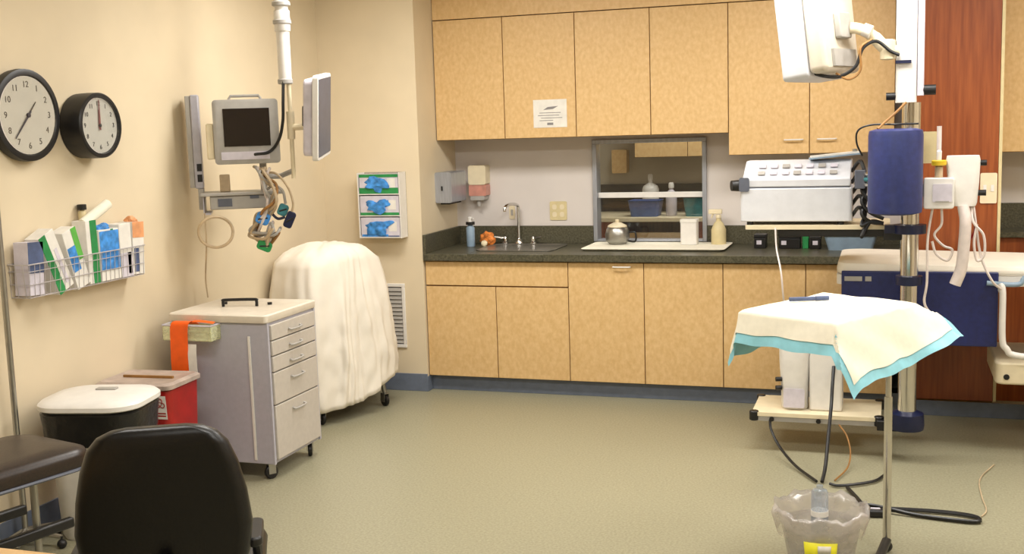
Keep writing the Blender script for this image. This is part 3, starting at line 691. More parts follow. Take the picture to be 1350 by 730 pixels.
MB().box(-.13, .11, -.0575, -.0552, 1.565, 1.605, T).build('button_strip', M['card_lilac'], cmn)
MB().tube([T @ Vector(p) for p in ((-.08, -.02, 1.867), (-.07, -.02, 1.885), (.07, -.02, 1.885), (.08, -.02, 1.867))], .008).build('handle', M['grey_pl'], cmn)
MB().box(-.2, -.163, -.04, .02, 1.57, 1.75, T).build('side_module', M['cream_pl'], cmn, bevel=.006)
fd = thing('flat_display', 'slim flat display turned sideways to the right of the white pole', 'monitor', (.06, -1.46, 1.56))
T = RZ(107, (.068, -1.47, 1.772)) @ Matrix.Rotation(rad(-5), 4, 'Y') @ Matrix.Rotation(rad(4), 4, 'X')
MB().prism(rrect(.36, .42, .02, 4), -.0, .03, 'y', T).build('bezel', M['white_pl'], fd, bevel=.004)
MB().prism(rrect(.33, .385, .006, 3), .0302, .032, 'y', T).build('screen', M['screen_blue'], fd)
MB().prism(rrect(.32, .38, .03, 4), -.05, -.0005, 'y', T).build('rear_housing', M['card_lilac'], fd, bevel=.01)
MB().prism(rrect(.1, .1, .01, 3), -.075, -.051, 'y', T).build('mount_plate', M['black_pl'], fd)
sd = thing('side_display', 'thin grey display seen edge-on close to the left wall', 'monitor', (-.6, -1.56, 1.37))
T = RZ(31, (-.598, -1.575, 0))
MB().box(-.012, .03, -.055, .06, 1.42, 1.9, T).build('housing', M['cart'], sd, bevel=.006)
MB().box(-.038, -.0125, -.05, .055, 1.425, 1.895, T).build('bezel', M['grey_pl'], sd, bevel=.004)
MB().box(.0, .03, -.05, .03, 1.31, 1.419, T).build('bracket', M['grey_pl'], sd, bevel=.004)
for z in (1.475, 1.53): MB().box(.002, .026, -.058, -.0552, z - .02, z + .018, T).build('port', M['black_pl'], sd)

def cable(name, label, pts, r, m, cat='cable', group=None, n=7, closed=False, seg=7):
    o = MB().tube(catmull(pts, n, closed), r, seg, closed).build(name, m)
    return tag(o, label, cat, group)
cl = [TS @ Vector((-.15 + .085 * math.cos(q), -.125 + .012 * math.sin(2 * q), 1.215 + .078 * math.sin(q) - .012)) for q in [2 * PI * k / 14 for k in range(14)]]
cable('coiled_cable', 'pale cable coiled in a ring below the left boom shelf', cl, .008, M['hose'], closed=True)
cable('hanging_cable', 'thin pale cable hanging straight down along the left wall', [TS @ Vector((-.2, -.1, 1.3)), TS @ Vector((-.2, -.11, 1.15)), (-.60, -1.56, .95), (-.6, -1.55, .84)], .004, M['hose'])
cable('black_cable', 'black cable running down beside the white boom pole', [(px + .005, py - .03, 1.95), (px + .003, py - .04, 1.85), (px - .005, py - .04, 1.75), (px - .03, py - .045, 1.66), (px - .08, py - .06, 1.6), (-.2, -1.66, 1.59)], .008, M['black_pl'])
random.seed(11)
lead_m = ['hose', 'maple_edge', 'grey_pl', 'hose_clear', 'hose', 'grey_pl', 'hose', 'hose_clear']
lead_l = ['beige lead arching highest over the left boom shelf', 'brownish lead in the tangle beside the left boom shelf', 'grey lead nearest the left boom shelf', 'pale lead tangled lowest under the left boom shelf',
          'beige lead looped outermost beside the left boom shelf', 'grey lead crossing the tangle under the left boom', 'beige lead hanging slack behind the blue connector', 'pale lead winding behind the green clip']
for i in range(8):
    j = lambda s_=.016: Vector((random.uniform(-s_, s_), random.uniform(-.03, .02), random.uniform(-s_, s_)))
    k = i % 4 * .018
    pts = [Vector((-.27 + .012 * i, -1.56, 1.52)) + j(.008), Vector((-.2, -1.58, 1.50 - k)) + j(.01), Vector((-.14 - k * .6, -1.6, 1.44 - k)) + j(), Vector((-.115 - k, -1.61, 1.36)) + j(), Vector((-.15 - k, -1.62, 1.29)) + j(.03),
           Vector((-.23, -1.61, 1.25)) + j(.03), Vector((-.27, -1.6, 1.18)) + j(.02), Vector((-.16, -1.62, 1.17)) + j(.03), Vector((-.14, -1.61, 1.22)) + j(.03), Vector((-.2, -1.6, 1.13)) + j(.03)]
    cable('sensor_lead', lead_l[i], pts, .0075, M[lead_m[i]], 'lead', 'sensor leads on the left boom')
cable('cuff_hose', 'grey hose curving down to the teal bulb beside the left boom', [(-.2, -1.56, 1.41), (-.15, -1.575, 1.43), (-.1, -1.58, 1.40), (-.088, -1.58, 1.335)], .007, M['grey_pl'], 'hose')
cable('cuff_hose', 'dark hose joining the black cuff to the leads of the left boom', [(-.17, -1.6, 1.30), (-.13, -1.595, 1.262), (-.095, -1.58, 1.268)], .007, M['navy_pl'], 'hose')
cable('cuff_hose', 'beige hose arching outermost to the top of the black cuff', [(-.22, -1.56, 1.49), (-.14, -1.57, 1.49), (-.07, -1.58, 1.42), (-.045, -1.58, 1.34), (-.055, -1.58, 1.29)], .006, M['hose'], 'hose')
def clip(label, c, s, m, rot, cat='clip', name='cable_clip'):
    t = thing(name, label, cat, c)
    T = RZ(rot, c) @ Matrix.Rotation(rad(25), 4, 'Y')
    MB().prism(rrect(s[0], s[2], min(s[0], s[2]) * .3, 4), -s[1] / 2, s[1] / 2, 'y', T).build('body', m, t, bevel=.003)
    MB().tube([T @ Vector((-s[0] * .3, -s[1] * .51, -s[2] * .2)), T @ Vector((s[0] * .3, -s[1] * .51, s[2] * .2))], .004).build('lever', M['black_pl'], t)
clip('teal pressure cuff bulb hanging right of the left boom shelf', (-.105, -1.58, 1.305), (.05, .035, .06), M['teal'], 30, 'bulb', 'cuff_bulb')
clip('black cuff hanging at the far right of the left boom leads', (-.07, -1.58, 1.255), (.045, .04, .085), M['navy_pl'], 30, 'cuff', 'pressure_cuff')
clip('blue connector among the leads of the left boom', (-.2, -1.62, 1.265), (.07, .03, .06), M['blue'], 30, 'connector', 'lead_connector')
clip('green clip at the lowest end of the left boom leads', (-.2, -1.62, 1.125), (.075, .03, .05), M['green'], 30)

# ------------------------------------------------------------------ foreground: IV pole, stool, chair, table
iv = thing('iv_pole', 'slim steel pole standing at the left edge by the wall', 'pole', (-.6, -3.0, 0))
MB().cyl((-.6, -3.0, .06), (-.598, -3.0, 2.05), .0125).build('shaft', M['steel'], iv)
MB().tube([(-.68 + .03, -3.0, 2.0), (-.65, -3.0, 2.03), (-.6, -3.0, 2.05), (-.55, -3.0, 2.03), (-.55, -3.0, 2.0)], .005).build('hook', M['steel'], iv)
for k in range(5):
    a = rad(90 * 0 + 72 * k + 10); rr = .062 if abs(math.cos(a)) > .5 and math.cos(a) < 0 else .16
    MB().tube([(-.6, -3.0, .075), (-.6 + rr * math.cos(a), -3.0 + rr * math.sin(a), .05)], [.014, .01]).build('leg', M['steel'], iv)
    MB().sphere((-.6 + rr * math.cos(a), -3.0 + rr * math.sin(a), .02), .02).cyl((-.6 + rr * math.cos(a), -3.0 + rr * math.sin(a), .03), (-.6 + rr * math.cos(a), -3.0 + rr * math.sin(a), .05), .006).build('caster', M['black_pl'], iv)
bnT = RZ(-15, (-.31, -3.52, 0))
st = thing('padded_bench', 'dark brown padded bench on steel legs at the left edge', 'bench', (-.31, -3.52, 0))
MB().loft([[bnT @ Vector((x, y, z)) for x, y in rrect(.46 + e, .68 + e, .09, 6)] for e, z in ((-.05, .462), (-.01, .47), (0, .49), (0, .525), (-.012, .542), (-.06, .553), (-.2, .557))]).build('cushion', M['brown_leather'], st, ang=60)
MB().tube([bnT @ Vector((x, y, .478)) for x, y in rrect(.458, .678, .09, 6)], .007, 6, True).build('trim', M['grey_dk'], st)
for x in (-.2, .075):
    for y in (-.2, .165):
        q = bnT @ Vector((x, y, 0)); MB().cyl((q.x, q.y, 0), (q.x, q.y, .47), .014).build('leg', M['steel'], st)
for x in (-.2, .1): MB().box(x - .016, x + .016, -.3, .3, .222, .262, bnT).build('side_bar', M['black_pl'], st, bevel=.008)

oc = thing('office_chair', 'black leather office chair seen from behind in the foreground', 'chair')
# local frame: sits at origin, faces +Y
bk_r = []
for z, w_, d_, yc in ((.50, .36, .04, -.235), (.515, .40, .06, -.235), (.58, .44, .075, -.235), (.66, .46, .08, -.238), (.75, .44, .082, -.243), (.83, .405, .08, -.25), (.89, .36, .076, -.257), (.922, .305, .066, -.262), (.938, .24, .05, -.265), (.945, .17, .03, -.266)):
    bk_r.append([Vector((x, y + yc + .25 * (x * x), z)) for x, y in rrect(w_, d_, d_ * .48, 6)])
MB().loft(bk_r).build('backrest', M['leather'], oc, ang=70)
MB().loft([[Vector((x, y + .02, z)) for x, y in rrect(w_, w_ * .98, .1, 6)] for w_, z in ((.44, .42), (.49, .435), (.5, .47), (.48, .492), (.4, .503))]).build('seat', M['leather'], oc, ang=70)
MB().tube(catmull([(0, .05, .41), (0, -.2, .405), (0, -.3, .46), (0, -.285, .6)], 5), .02).build('back_bar', M['black_pl'], oc)
for s in (-1, 1):
    a = MB().tube(catmull([(s * .18, .0, .43), (s * .222, -.02, .44), (s * .23, -.08, .5), (s * .228, -.12, .575)], 5), .014).build('armrest', M['black_pl'], oc)
    MB().prism(rrect(.045, .18, .022, 5, s * .228, -.13), .575, .602).build('arm_pad', M['black_pl'], a, bevel=.006)
MB().cyl((0, 0, .09), (0, 0, .42), .024).cyl((0, 0, .09), (0, 0, .26), .032).build('gas_lift', M['black_pl'], oc)
for k in range(5):
    a = rad(72 * k + 18)
    l = MB().tube([(0, 0, .11), (.26 * math.cos(a), .26 * math.sin(a), .075)], [.026, .016]).build('leg', M['black_pl'], oc)
    MB().sphere((.26 * math.cos(a), .26 * math.sin(a), .03), .03, (1, .75, 1)).cyl((.26 * math.cos(a), .26 * math.sin(a), .05), (.26 * math.cos(a), .26 * math.sin(a), .078), .008).build('caster', M['black_pl'], l)
oc.location = (.886, -4.03, 0); oc.rotation_euler.z = rad(29)

dk = thing('side_table', 'pale wooden table whose corner shows at the bottom left', 'table', (.35, -5.0, 0))
MB().box(-.35, 1.0, -5.35, -4.64, .712, .742).build('tabletop', M['table'], dk, bevel=.004)
for x in (-.29, .94):
    for y in (-5.29, -4.7): MB().cyl((x, y, 0), (x, y, .711), .02).build('leg', M['steel'], dk)

# ------------------------------------------------------------------ right equipment column
cx, cy = 2.92, -.95
eb = thing('equipment_column', 'ceiling-hung steel column with white housing, shelves and navy pad', 'column', (cx, cy, .17))
MB().prism(rrect(.095, .12, .02, 5, cx - .026, cy), 1.745, HC).build('housing', M['white_pl'], eb)
MB().prism(rrect(.03, .11, .008, 4, cx + .0375, cy), 1.775, HC).build('housing_strip', M['card_lilac'], eb)
MB().cyl((cx, cy, .19), (cx, cy, 1.744), .043, seg=28).build('pole', M['chrome'], eb)
MB().lathe([(.05, 0), (.078, .006), (.082, .03), (.078, .085), (.055, .095), (.0435, .1)], (cx, cy, .155)).build('foot_bumper', M['navy_pl'], eb)
for z, r_, h_ in ((1.12, .075, .05), (.872, .062, .05)):
    MB().lathe([(.0435, 0), (r_, .004), (r_, h_ - .004), (.0435, h_)], (cx, cy, z)).box(cx - .115 * (z > 1), cx, cy - .03, cy + .03, z + .006, z + h_ - .006).build('clamp', M['navy_pl'], eb)
for s, z in ((1, 1.8), (-1, 1.775)):
    MB().cyl((cx + s * .045, cy - .03, z), (cx + s * .105 - (s < 0) * .01, cy - .03, z), .018 if s < 0 else .024).build('knob', M['black_pl'], eb)
# navy pad in front of the pole
MB().lathe([(.09, 0), (.118, .008), (.122, .03), (.122, .365), (.118, .387), (.09, .395)], (2.85, -1.115, 1.23), 40).build('pad', M['navy_pad'], eb)
MB().cyl((2.85, -1.115, 1.4), (cx, cy, 1.4), .02).cyl((2.85, -1.115, 1.3), (cx, cy, 1.3), .02).build('pad_bracket', M['black_pl'], eb)
# upper shelf
MB().prism(rrect(.69, .4, .02, 4, 2.485, -.75), 1.142, 1.162).build('upper_shelf', M['cream_pl'], eb)
MB().box(2.3, 2.86, -.93, -.9, 1.105, 1.1415).box(2.8, 2.9, -.96, -.85, 1.09, 1.14).build('shelf_bracket', M['black_pl'], eb, bevel=.004)
# lower shelf
pl = MB().prism(rrect(.63, .38, .03, 4, 2.485, -.75), .185, .205).build('lower_shelf', M['cream_pl'], eb)
MB().prism(rrect(.62, .37, .03, 4, 2.485, -.75), .16, .1845).build('shelf_skirt', M['grey_pl'], pl)
for x in (2.18, 2.79):
    for y in (-.925, -.575): MB().lathe([(.02, 0), (.024, .004), (.024, .045), (.02, .05)], (x, y, .16), 16).build('bumper', M['black_pl'], pl)
for x in (2.27, 2.5): MB().cyl((x, -.93, .172), (x, -.945, .172), .012).build('bolt', M['black_pl'], pl)
MB().box(2.78, 2.9, -.98, -.9, .15, .2).build('lower_bracket', M['black_pl'], eb, bevel=.004)
# monitor arm
MB().tube(catmull([(cx - .06, cy - .03, 1.98), (cx - .12, cy - .05, 2.0), (2.74, -1.0, 2.06), (2.68, -1.0, 2.095), (2.64, -1.0, 2.1)], 5), [.03] * 10 + [.026] * 11, 12).build('monitor_arm', M['cream_pl'], eb)
MB().lathe([(.02, 0), (.035, .004), (.035, .09), (.02, .095)], (cx - .11, cy - .05, 1.945)).build('arm_joint', M['cream_pl'], eb)
MB().tube([(2.70, -1.03, 2.09), (2.735, -1.035, 2.075)], .03, 14).build('arm_knuckle', M['white_pl'], eb)
MB().box(2.845, 2.915, cy - .075, cy - .062, 1.925, 1.94).build('arm_clamp', M['navy_pl'], eb)

tm = thing('ceiling_monitor', 'white monitor hung high on the column arm, turned away to the left', 'monitor', (2.5, -1.0, 1.86))
# local: screen faces -Y
T = RZ(-112, (2.51, -1.0, 2.1)) @ Matrix.Rotation(rad(7), 4, 'X')
MB().prism(rrect(.40, .46, .025, 4), .0, .13, 'y', T).build('housing', M['pale_grey'], tm, bevel=.008)
for k in (-.06, 0.0, .07): MB().box(-.2015, -.2003, -.035 - .03 * (k + .06), -.031 - .03 * (k + .06), -.2, .2, T).build('ridge', M['card_lilac'], tm)
MB().prism(rrect(.36, .41, .006, 3), .1302, .132, 'y', T).build('screen', M['screen'], tm)
MB().prism(rrect(.38, .43, .03, 4), -.09, -.0005, 'y', T).build('rear_housing', M['putty'], tm, bevel=.02)
MB().box(-.12, .12, .0905, .105, -.19, -.11, T).build('rear_panel', M['grey_pl'], tm)
MB().prism(rrect(.12, .12, .01, 3, 0, .0), -.12, -.0905, 'y', T).build('mount_plate', M['grey_pl'], tm, bevel=.004)
cable('monitor_cable', 'black cable looping under the high monitor to its arm', [(2.46, -1.13, 1.905), (2.52, -1.12, 1.88), (2.6, -1.1, 1.875), (2.67, -1.09, 1.92), (2.7, -1.08, 2.0), (2.76, -1.06, 2.03), (2.82, -1.04, 1.985), (2.86, -1.02, 1.965)], .008, M['black_pl'])
cable('monitor_cable', 'thin beige cable looping below the high monitor', [(2.58, -1.1, 1.89), (2.64, -1.1, 1.86), (2.69, -1.09, 1.9), (2.69, -1.09, 2.0), (2.74, -1.06, 2.04)], .0055, M['maple_edge'])
MB  # noqa
# white recorder on the upper shelf
rcx = thing('fetal_monitor', 'large white bedside monitor unit with keypad on the column shelf', 'monitor', (2.39, -.78, 1.163))
MB().prism(rrect(.54, .3, .02, 4, 2.385, -.78), 1.18, 1.345).build('base_unit', M['pale_grey'], rcx, bevel=.004)
MB().prism([(-.925, 1.35), (-.62, 1.35), (-.62, 1.475), (-.75, 1.475), (-.925, 1.39)], 2.125, 2.645, 'x').build('control_unit', M['pale_grey'], rcx, bevel=.006)
MB().box(2.13, 2.64, -.925, -.64, 1.3455, 1.3498).build('seam', M['grey_dk'], rcx)
for x in (2.16, 2.6):
    for y in (-.9, -.66): MB().cyl((x, y, 1.1625), (x, y, 1.18), .016).build('foot', M['black_pl'], rcx)
import itertools
sT = Matrix.Translation((2.385, -.8375, 1.4325)) @ Matrix.Rotation(math.atan2(.085, .175), 4, 'X')
for i, j in itertools.product(range(7), range(2)):
    MB().cb((-.17 + i * .058 + .0 * j, -.045 + j * .07, .0075), (.036, .034, .006), sT).build('key', M['card_lilac'] if (i + j) % 3 else M['grey_pl'], rcx, bevel=.002)
MB().cyl((2.115, -.9, 1.36), (2.07, -.92, 1.36), .03, .026).build('knob', M['black_pl'], rcx)
MB().prism(rrect(.05, .07, .01, 3, 2.135, 1.365), .9265, .935, 'y').build('port_cover', M['grey_dk'], rcx)
pp = thing('clipboard', 'pale blue-grey clipboard lying on top of the white monitor unit', 'clipboard', (2.55, -.7, 1.477))
T = Matrix.Translation((2.56, -.70, 1.492)) @ Matrix.Rotation(rad(-5), 4, 'Y') @ Matrix.Rotation(rad(6), 4, 'Z')
MB().prism(rrect(.25, .17, .012, 4), -.004, .004, 'z', T).build('board', M['greyblue'], pp); MB().prism(rrect(.235, .155, .004, 3), .0042, .012, 'z', T).build('paper', M['card'], pp)
MB().prism(rrect(.02, .08, .006, 3, .1, 0), .0122, .024, 'z', T).build('clip', M['steel'], pp)
# dark cables and connectors between the monitor unit and the pad
random.seed(3)
for i in range(5):
    z0 = 1.45 - i * .055
    cable('connector_lead', ['topmost black lead behind the navy pad', 'second black lead from the top behind the navy pad', 'middle black lead behind the navy pad', 'second lowest black lead behind the navy pad', 'lowest black lead behind the navy pad'][i],
          [(2.648, -.8 - .02 * i, z0 - .03), (2.69, -.88 - .02 * i, z0 + .02), (2.715, -.93, z0 - .06), (2.70, -.95 - .01 * i, z0 - .12), (2.74, -.96, max(1.18, z0 - .17)), (2.80, -.955, max(1.172, z0 - .2))], .0095, M['black_pl'], 'lead', 'black leads beside the navy pad')
cj = thing('cable_junction', 'chrome and teal connector block left of the navy pad', 'connector', (2.68, -.97, 1.37))
MB().cb((2.69, -.95, 1.385), (.05, .04, .09)).build('block', M['grey_dk'], cj, bevel=.004)
for z, m in ((1.41, 'chrome'), (1.385, 'teal'), (1.36, 'chrome')): MB().cyl((2.715, -.965, z), (2.735, -.99, z), .011).build('plug', M[m], cj)
cable('loop_cable', 'thin black cable arching above the navy pad', [(2.70, -1.0, 1.50), (2.675, -1.02, 1.56), (2.68, -1.03, 1.62), (2.74, -1.03, 1.645), (2.85, -1.05, 1.645), (2.95, -1.02, 1.645)], .0045, M['black_pl'])
cable('loop_cable', 'brown cable slanting from the white housing to the navy pad', [(2.895, -1.02, 1.745), (2.85, -1.04, 1.70), (2.8, -1.07, 1.655), (2.77, -1.1, 1.626)], .006, M['maple_edge'])

# infusion equipment right of the pole
MB  # noqa
ph = thing('accessory_rail', 'short white rail clamped to the steel column right side', 'rail', (3.05, -.95, 1.3))
MB().cyl((cx + .044, cy, 1.33), (3.2, cy, 1.33), .012).build('crossbar', M['white_pl'], ph)
MB().cyl((3.045, -.95, 1.33), (3.045, -.95, 1.63), .011).build('upright', M['hose_clear'], ph)
MB().cb((cx + .055, cy, 1.33), (.02, .06, .06)).build('clamp', M['black_pl'], ph, bevel=.004)
cdp = thing('reminder_card', 'cream card hanging behind the steel column on the right', 'card', (3.0, -.9, 1.46))
MB().box(2.965, 3.035, -.915, -.912, 1.455, 1.605).build('card', M['ivory'], cdp)
MB().cyl((2.985, -.912, 1.6), (2.985, -.9, 1.6), .006).build('pin', M['steel'], cdp)
fw = thing('flow_meter', 'small flow meter with a yellow collar on the accessory rail', 'meter', (3.045, -.98, 1.4))
MB().lathe([(.014, 0), (.018, .006), (.018, .07), (.014, .075)], (3.045, -.985, 1.37), 18).build('tube', M['hose'], fw)
MB().lathe([(.03, 0), (.034, .004), (.034, .022), (.03, .026)], (3.045, -.985, 1.446), 20).build('collar', M['amber'], fw)
MB().lathe([(.011, 0), (.012, .04), (.008, .045)], (3.045, -.985, 1.473), 14).build('stem', M['white_pl'], fw)
ip = thing('infusion_pump', 'small white infusion pump with square panel right of the column', 'pump', (3.05, -.99, 1.25))
MB().prism(rrect(.135, .145, .012, 4, 3.045, 1.318), .965, 1.03, 'y').build('housing', M['white_pl'], ip, bevel=.004)
MB().prism(rrect(.085, .085, .006, 3, 3.06, 1.32), 1.0302, 1.033, 'y').build('panel', M['card_lilac'], ip)
MB().box(3.03, 3.09, -1.036, -1.0332, 1.278, 1.284).build('slot', M['grey_pl'], ip)
wd = thing('vacuum_canister', 'white upright canister with dark side knobs right of the pump', 'canister', (3.16, -.95, 1.26))
rg = [[Vector((x, y, z)) for x, y in rrect(w_, .1, .03, 5, 3.155 + dx, -.95)] for w_, z, dx in ((.10, 1.255, .005), (.115, 1.27, .003), (.135, 1.36, 0), (.15, 1.47, -.003), (.14, 1.49, -.003))]
MB().loft(rg).build('body', M['white_pl'], wd)
for z in (1.455, 1.315): MB().cyl((3.215, -.955, z), (3.255, -.957, z), .014).build('knob', M['black_pl'], wd)
cable('white_hose', 'thick white hose hanging down below the white canister', [(3.155, -.985, 1.255), (3.165, -1.0, 1.18), (3.16, -1.0, 1.06), (3.15, -1.0, .96), (3.125, -1.0, .885)], .027, M['hose_clear'], 'hose', seg=12)
tb = [('clear tube looping lowest right of the white hose', [(3.2, -.97, 1.26), (3.215, -.98, 1.15), (3.23, -.99, 1.05), (3.25, -1.0, .98), (3.29, -1.0, .9), (3.33, -.96, .86)]),
      ('clear tube hanging in a narrow loop by the canister', [(3.19, -.97, 1.258), (3.2, -1.0, 1.18), (3.245, -1.0, 1.12), (3.25, -1.0, 1.03), (3.22, -1.0, 1.0), (3.205, -1.0, 1.08), (3.215, -1.0, 1.17)]),
      ('clear tube curling left of the white hose', [(3.06, -1.0, 1.245), (3.06, -1.0, 1.17), (3.03, -1.0, 1.12), (3.07, -1.0, 1.07), (3.11, -1.0, 1.05), (3.09, -1.0, 1.0), (3.04, -1.0, 1.03), (3.02, -1.0, 1.09)]),
      ('thin clear tube hanging in front of the stretcher side', [(3.02, -1.0, 1.25), (3.0, -1.01, 1.1), (3.0, -1.01, .9), (2.99, -1.01, .8), (3.02, -1.01, .74)])]
for lb, pts in tb: cable('clear_tube', lb, pts, .006, M['hose_clear'], 'tube', 'clear tubes right of the column')
cable('red_tube', 'dark red tube behind the white hose', [(3.195, -.95, 1.255), (3.205, -.96, 1.2), (3.21, -.97, 1.14), (3.19, -.97, 1.1)], .007, M['red'], 'tube')

# unit on the lower shelf
sv = thing('suction_unit', 'white two-part suction unit on the low column shelf', 'suction unit', (2.45, -.76, .205))
MB().loft([[Vector((x, y, z)) for x, y in rrect(w_, w_ * .9, .05, 5, 2.375, -.80)] for w_, z in ((.125, .2055), (.135, .215), (.14, .33), (.155, .45), (.16, .62), (.14, .635))]).build('tower', M['white_pl'], sv)
MB().prism(rrect(.105, .1, .01, 4, 2.375, .27), .872, .876, 'y').build('front_panel', M['card_lilac'], sv)
MB().loft([[Vector((2.53 + s * w_ / 2, y, z)) for s, y in ((-1, -.86), (1, -.86), (1, -.66), (-1, -.66))] for w_, z in ((.16, .2055), (.16, .48), (.14, .535))]).build('side_unit', M['white_pl'], sv, bevel=.01)
for z in (.315, .36): MB().cyl((2.31, -.84, z), (2.282, -.85, z), .012).build('knob', M['black_pl'], sv)

# cables to the floor
bc = [('black cable dropping from the low shelf straight to the floor', [(2.57, -.862, .44), (2.567, -.93, .36), (2.565, -1.0, .27), (2.56, -1.15, .17), (2.555, -1.32, .06), (2.545, -1.42, .012)], .009),
      ('black cable bowing left from the low shelf to the bucket', [(2.26, -.93, .165), (2.27, -.96, .12), (2.32, -1.05, .06), (2.41, -1.22, .02), (2.52, -1.42, .012)], .007),
      ('thin brown cable hanging between the low shelf and the bucket', [(2.6, -.94, .16), (2.64, -1.0, .12), (2.66, -1.08, .06), (2.65, -1.2, .02), (2.6, -1.38, .01)], .004),
      ('black cable curving right behind the bucket', [(2.82, -1.25, .012), (2.78, -1.35, .012), (2.70, -1.42, .012), (2.62, -1.46, .012), (2.58, -1.44, .012)], .007),
      ('long black cable folded in a flat loop on the floor at right', [(2.66, -1.48, .012), (2.70, -1.6, .012), (2.745, -1.73, .012), (2.80, -1.735, .012), (3.0, -1.725, .012), (3.12, -1.735, .012), (3.19, -1.765, .012), (3.19, -1.815, .012), (3.12, -1.82, .012), (2.95, -1.79, .012), (2.85, -1.765, .02), (2.77, -1.76, .03), (2.735, -1.745, .02)], .009),
      ('thin pale wire trailing up from the floor loop at right', [(3.21, -1.73, .006), (3.235, -1.64, .006), (3.23, -1.45, .006), (3.24, -1.2, .006), (3.32, -.95, .006)], .003)]
for i, (lb, pts, r_) in enumerate(bc): cable('power_cable', lb, pts, r_, M['hose'] if i == 5 else (M['maple_edge'] if i == 2 else M['black_pl']), group='cables on the floor under the column')
pb = thing('power_plug', 'black plug lying on the floor behind the tray stand post', 'plug', (2.77, -1.81, 0))
MB().prism(rrect(.1, .05, .015, 4), 0.001, .032, 'z', RZ(10, (2.785, -1.81, 0))).build('body', M['black_pl'], pb, bevel=.006)
MB().prism(rrect(.04, .014, .004, 3), .0322, .036, 'z', RZ(10, (2.785, -1.81, 0))).build('label', M['card_lilac'], pb)
cable('thin_lead', 'pinkish lead hanging from the upper column shelf to the draped tray', [(2.29, -.955, 1.15), (2.30, -1.0, 1.05), (2.33, -1.1, .95), (2.345, -1.1, .8), (2.36, -.95, .7), (2.37, -.84, .64)], .0045, M['hose_clear'], 'lead')

# ------------------------------------------------------------------ stretcher
br = thing('stretcher', 'navy-sided stretcher with cream sheet behind the steel column', 'stretcher', (3.2, -.42, 0))
MB().prism(rrect(1.35, .68, .04, 4, 3.25, -.42), .845, .893).build('deck', M['white_pl'], br)
mr = []
for e, z in ((0, .894), (.01, .9), (.012, .918), (0, .926), (-.08, .932), (-.3, .934)):
    mr.append([Vector((x, y, z + (.025 * max(0, min(1, (2.95 - x) / .25)) * (1 if z > .925 else .1) if z > .91 else 0))) for x, y in rrect(1.34 + e, .66 + e, .07, 5, 3.25, -.42)])
MB().loft(mr).build('mattress', M['sheet'], br, ang=60)
sidep = MB().box(2.6, 3.335, -.772, -.754, .545, .915).build('side_panel', M['navy'], br, bevel=.006)
MB().box(2.615, 2.70, -.779, -.7725, .865, .888).build('label_strip', M['grey_pl'], sidep); MB().box(2.715, 2.745, -.779, -.7725, .865, .888).build('sticker', M['grey_pl'], sidep)
MB().box(2.6, 2.618, -.75, -.1, .545, .845).build('end_panel', M['navy'], br, bevel=.006)
MB().box(2.618, 3.335, -.75, -.1, .545, .56).build('under_tray', M['navy'], br)
MB().tube(catmull([(3.34, -.79, .86), (3.352, -.80, .82), (3.355, -.80, .6), (3.375, -.80, .545), (3.44, -.80, .51), (3.8, -.80, .5)], 6), .016, 10).tube([(3.345, -.79, .83), (3.345, -.74, .83)], .014).build('side_rail', M['white_pl'], br)
MB().tube(catmull([(3.28, -.79, .865), (3.42, -.79, .86), (3.46, -.79, .9), (3.6, -.79, .92)], 5), .012, 10).build('push_handle', M['greyblue'], br)
MB().box(3.55, 3.8, -.6, -.25, .461, .845).build('lift_column', M['grey_pl'], br, bevel=.01)
bsd = MB().prism(rrect(.75, .56, .04, 4, 3.71, -.45), .35, .46).build('base', M['cream_pl'], br, bevel=.01)
MB().cyl((3.385, -.731, .39), (3.385, -.737, .39), .014).build('bolt', M['black_pl'], bsd)
for x in (3.64, 4.0):
    for y in (-.66, -.24): caster(br, x, y, .06, 15, top=.349)

# ------------------------------------------------------------------ draped tray stand
ms = thing('tray_stand', 'steel instrument stand with a flat tray under the drape', 'stand', (2.84, -2.28, 0))
TC = Vector((2.60, -2.115)); PA = Vector((.5, .866)); QA = Vector((.866, -.5))
def PQ(p, q, z): v = TC + PA * p + QA * q; return Vector((v.x, v.y, z))
MB().loft([[PQ(x, y, z) for x, y in rrect(w_, d_, .04, 5)] for w_, d_, z in ((.5, .36, .915), (.53, .39, .93), (.535, .395, .94), (.52, .38, .94), (.5, .36, .925))]).build('tray', M['steel'], ms)
post = PQ(.03, .25, 0)
MB().tube([PQ(-.2, -.15, .906), PQ(.22, -.15, .906), PQ(.22, .15, .906), PQ(-.2, .15, .906)], .008, 8, True).tube([PQ(.03, .15, .904), PQ(.03, .2, .87), PQ(.03, .25, .79)], .01, 10).build('tray_frame', M['steel'], ms)
MB().cyl((post.x, post.y, .03), (post.x, post.y, .62), .0155).cyl((post.x, post.y, .62), (post.x, post.y, .8), .0115).build('post', M['chrome'], ms)
MB().tube([(post.x, post.y, .045), (2.78, -2.6, .045), (2.76, -2.86, .045)], .018, 10).tube([(2.45, -2.87, .045), (3.02, -2.87, .045)], .018, 10).build('base', M['black_pl'], ms)
for e in ((2.46, -2.87), (3.01, -2.87), (post.x, post.y)): MB().sphere((e[0], e[1], .0225), .0225, (1, .8, 1)).build('foot', M['black_pl'], ms)
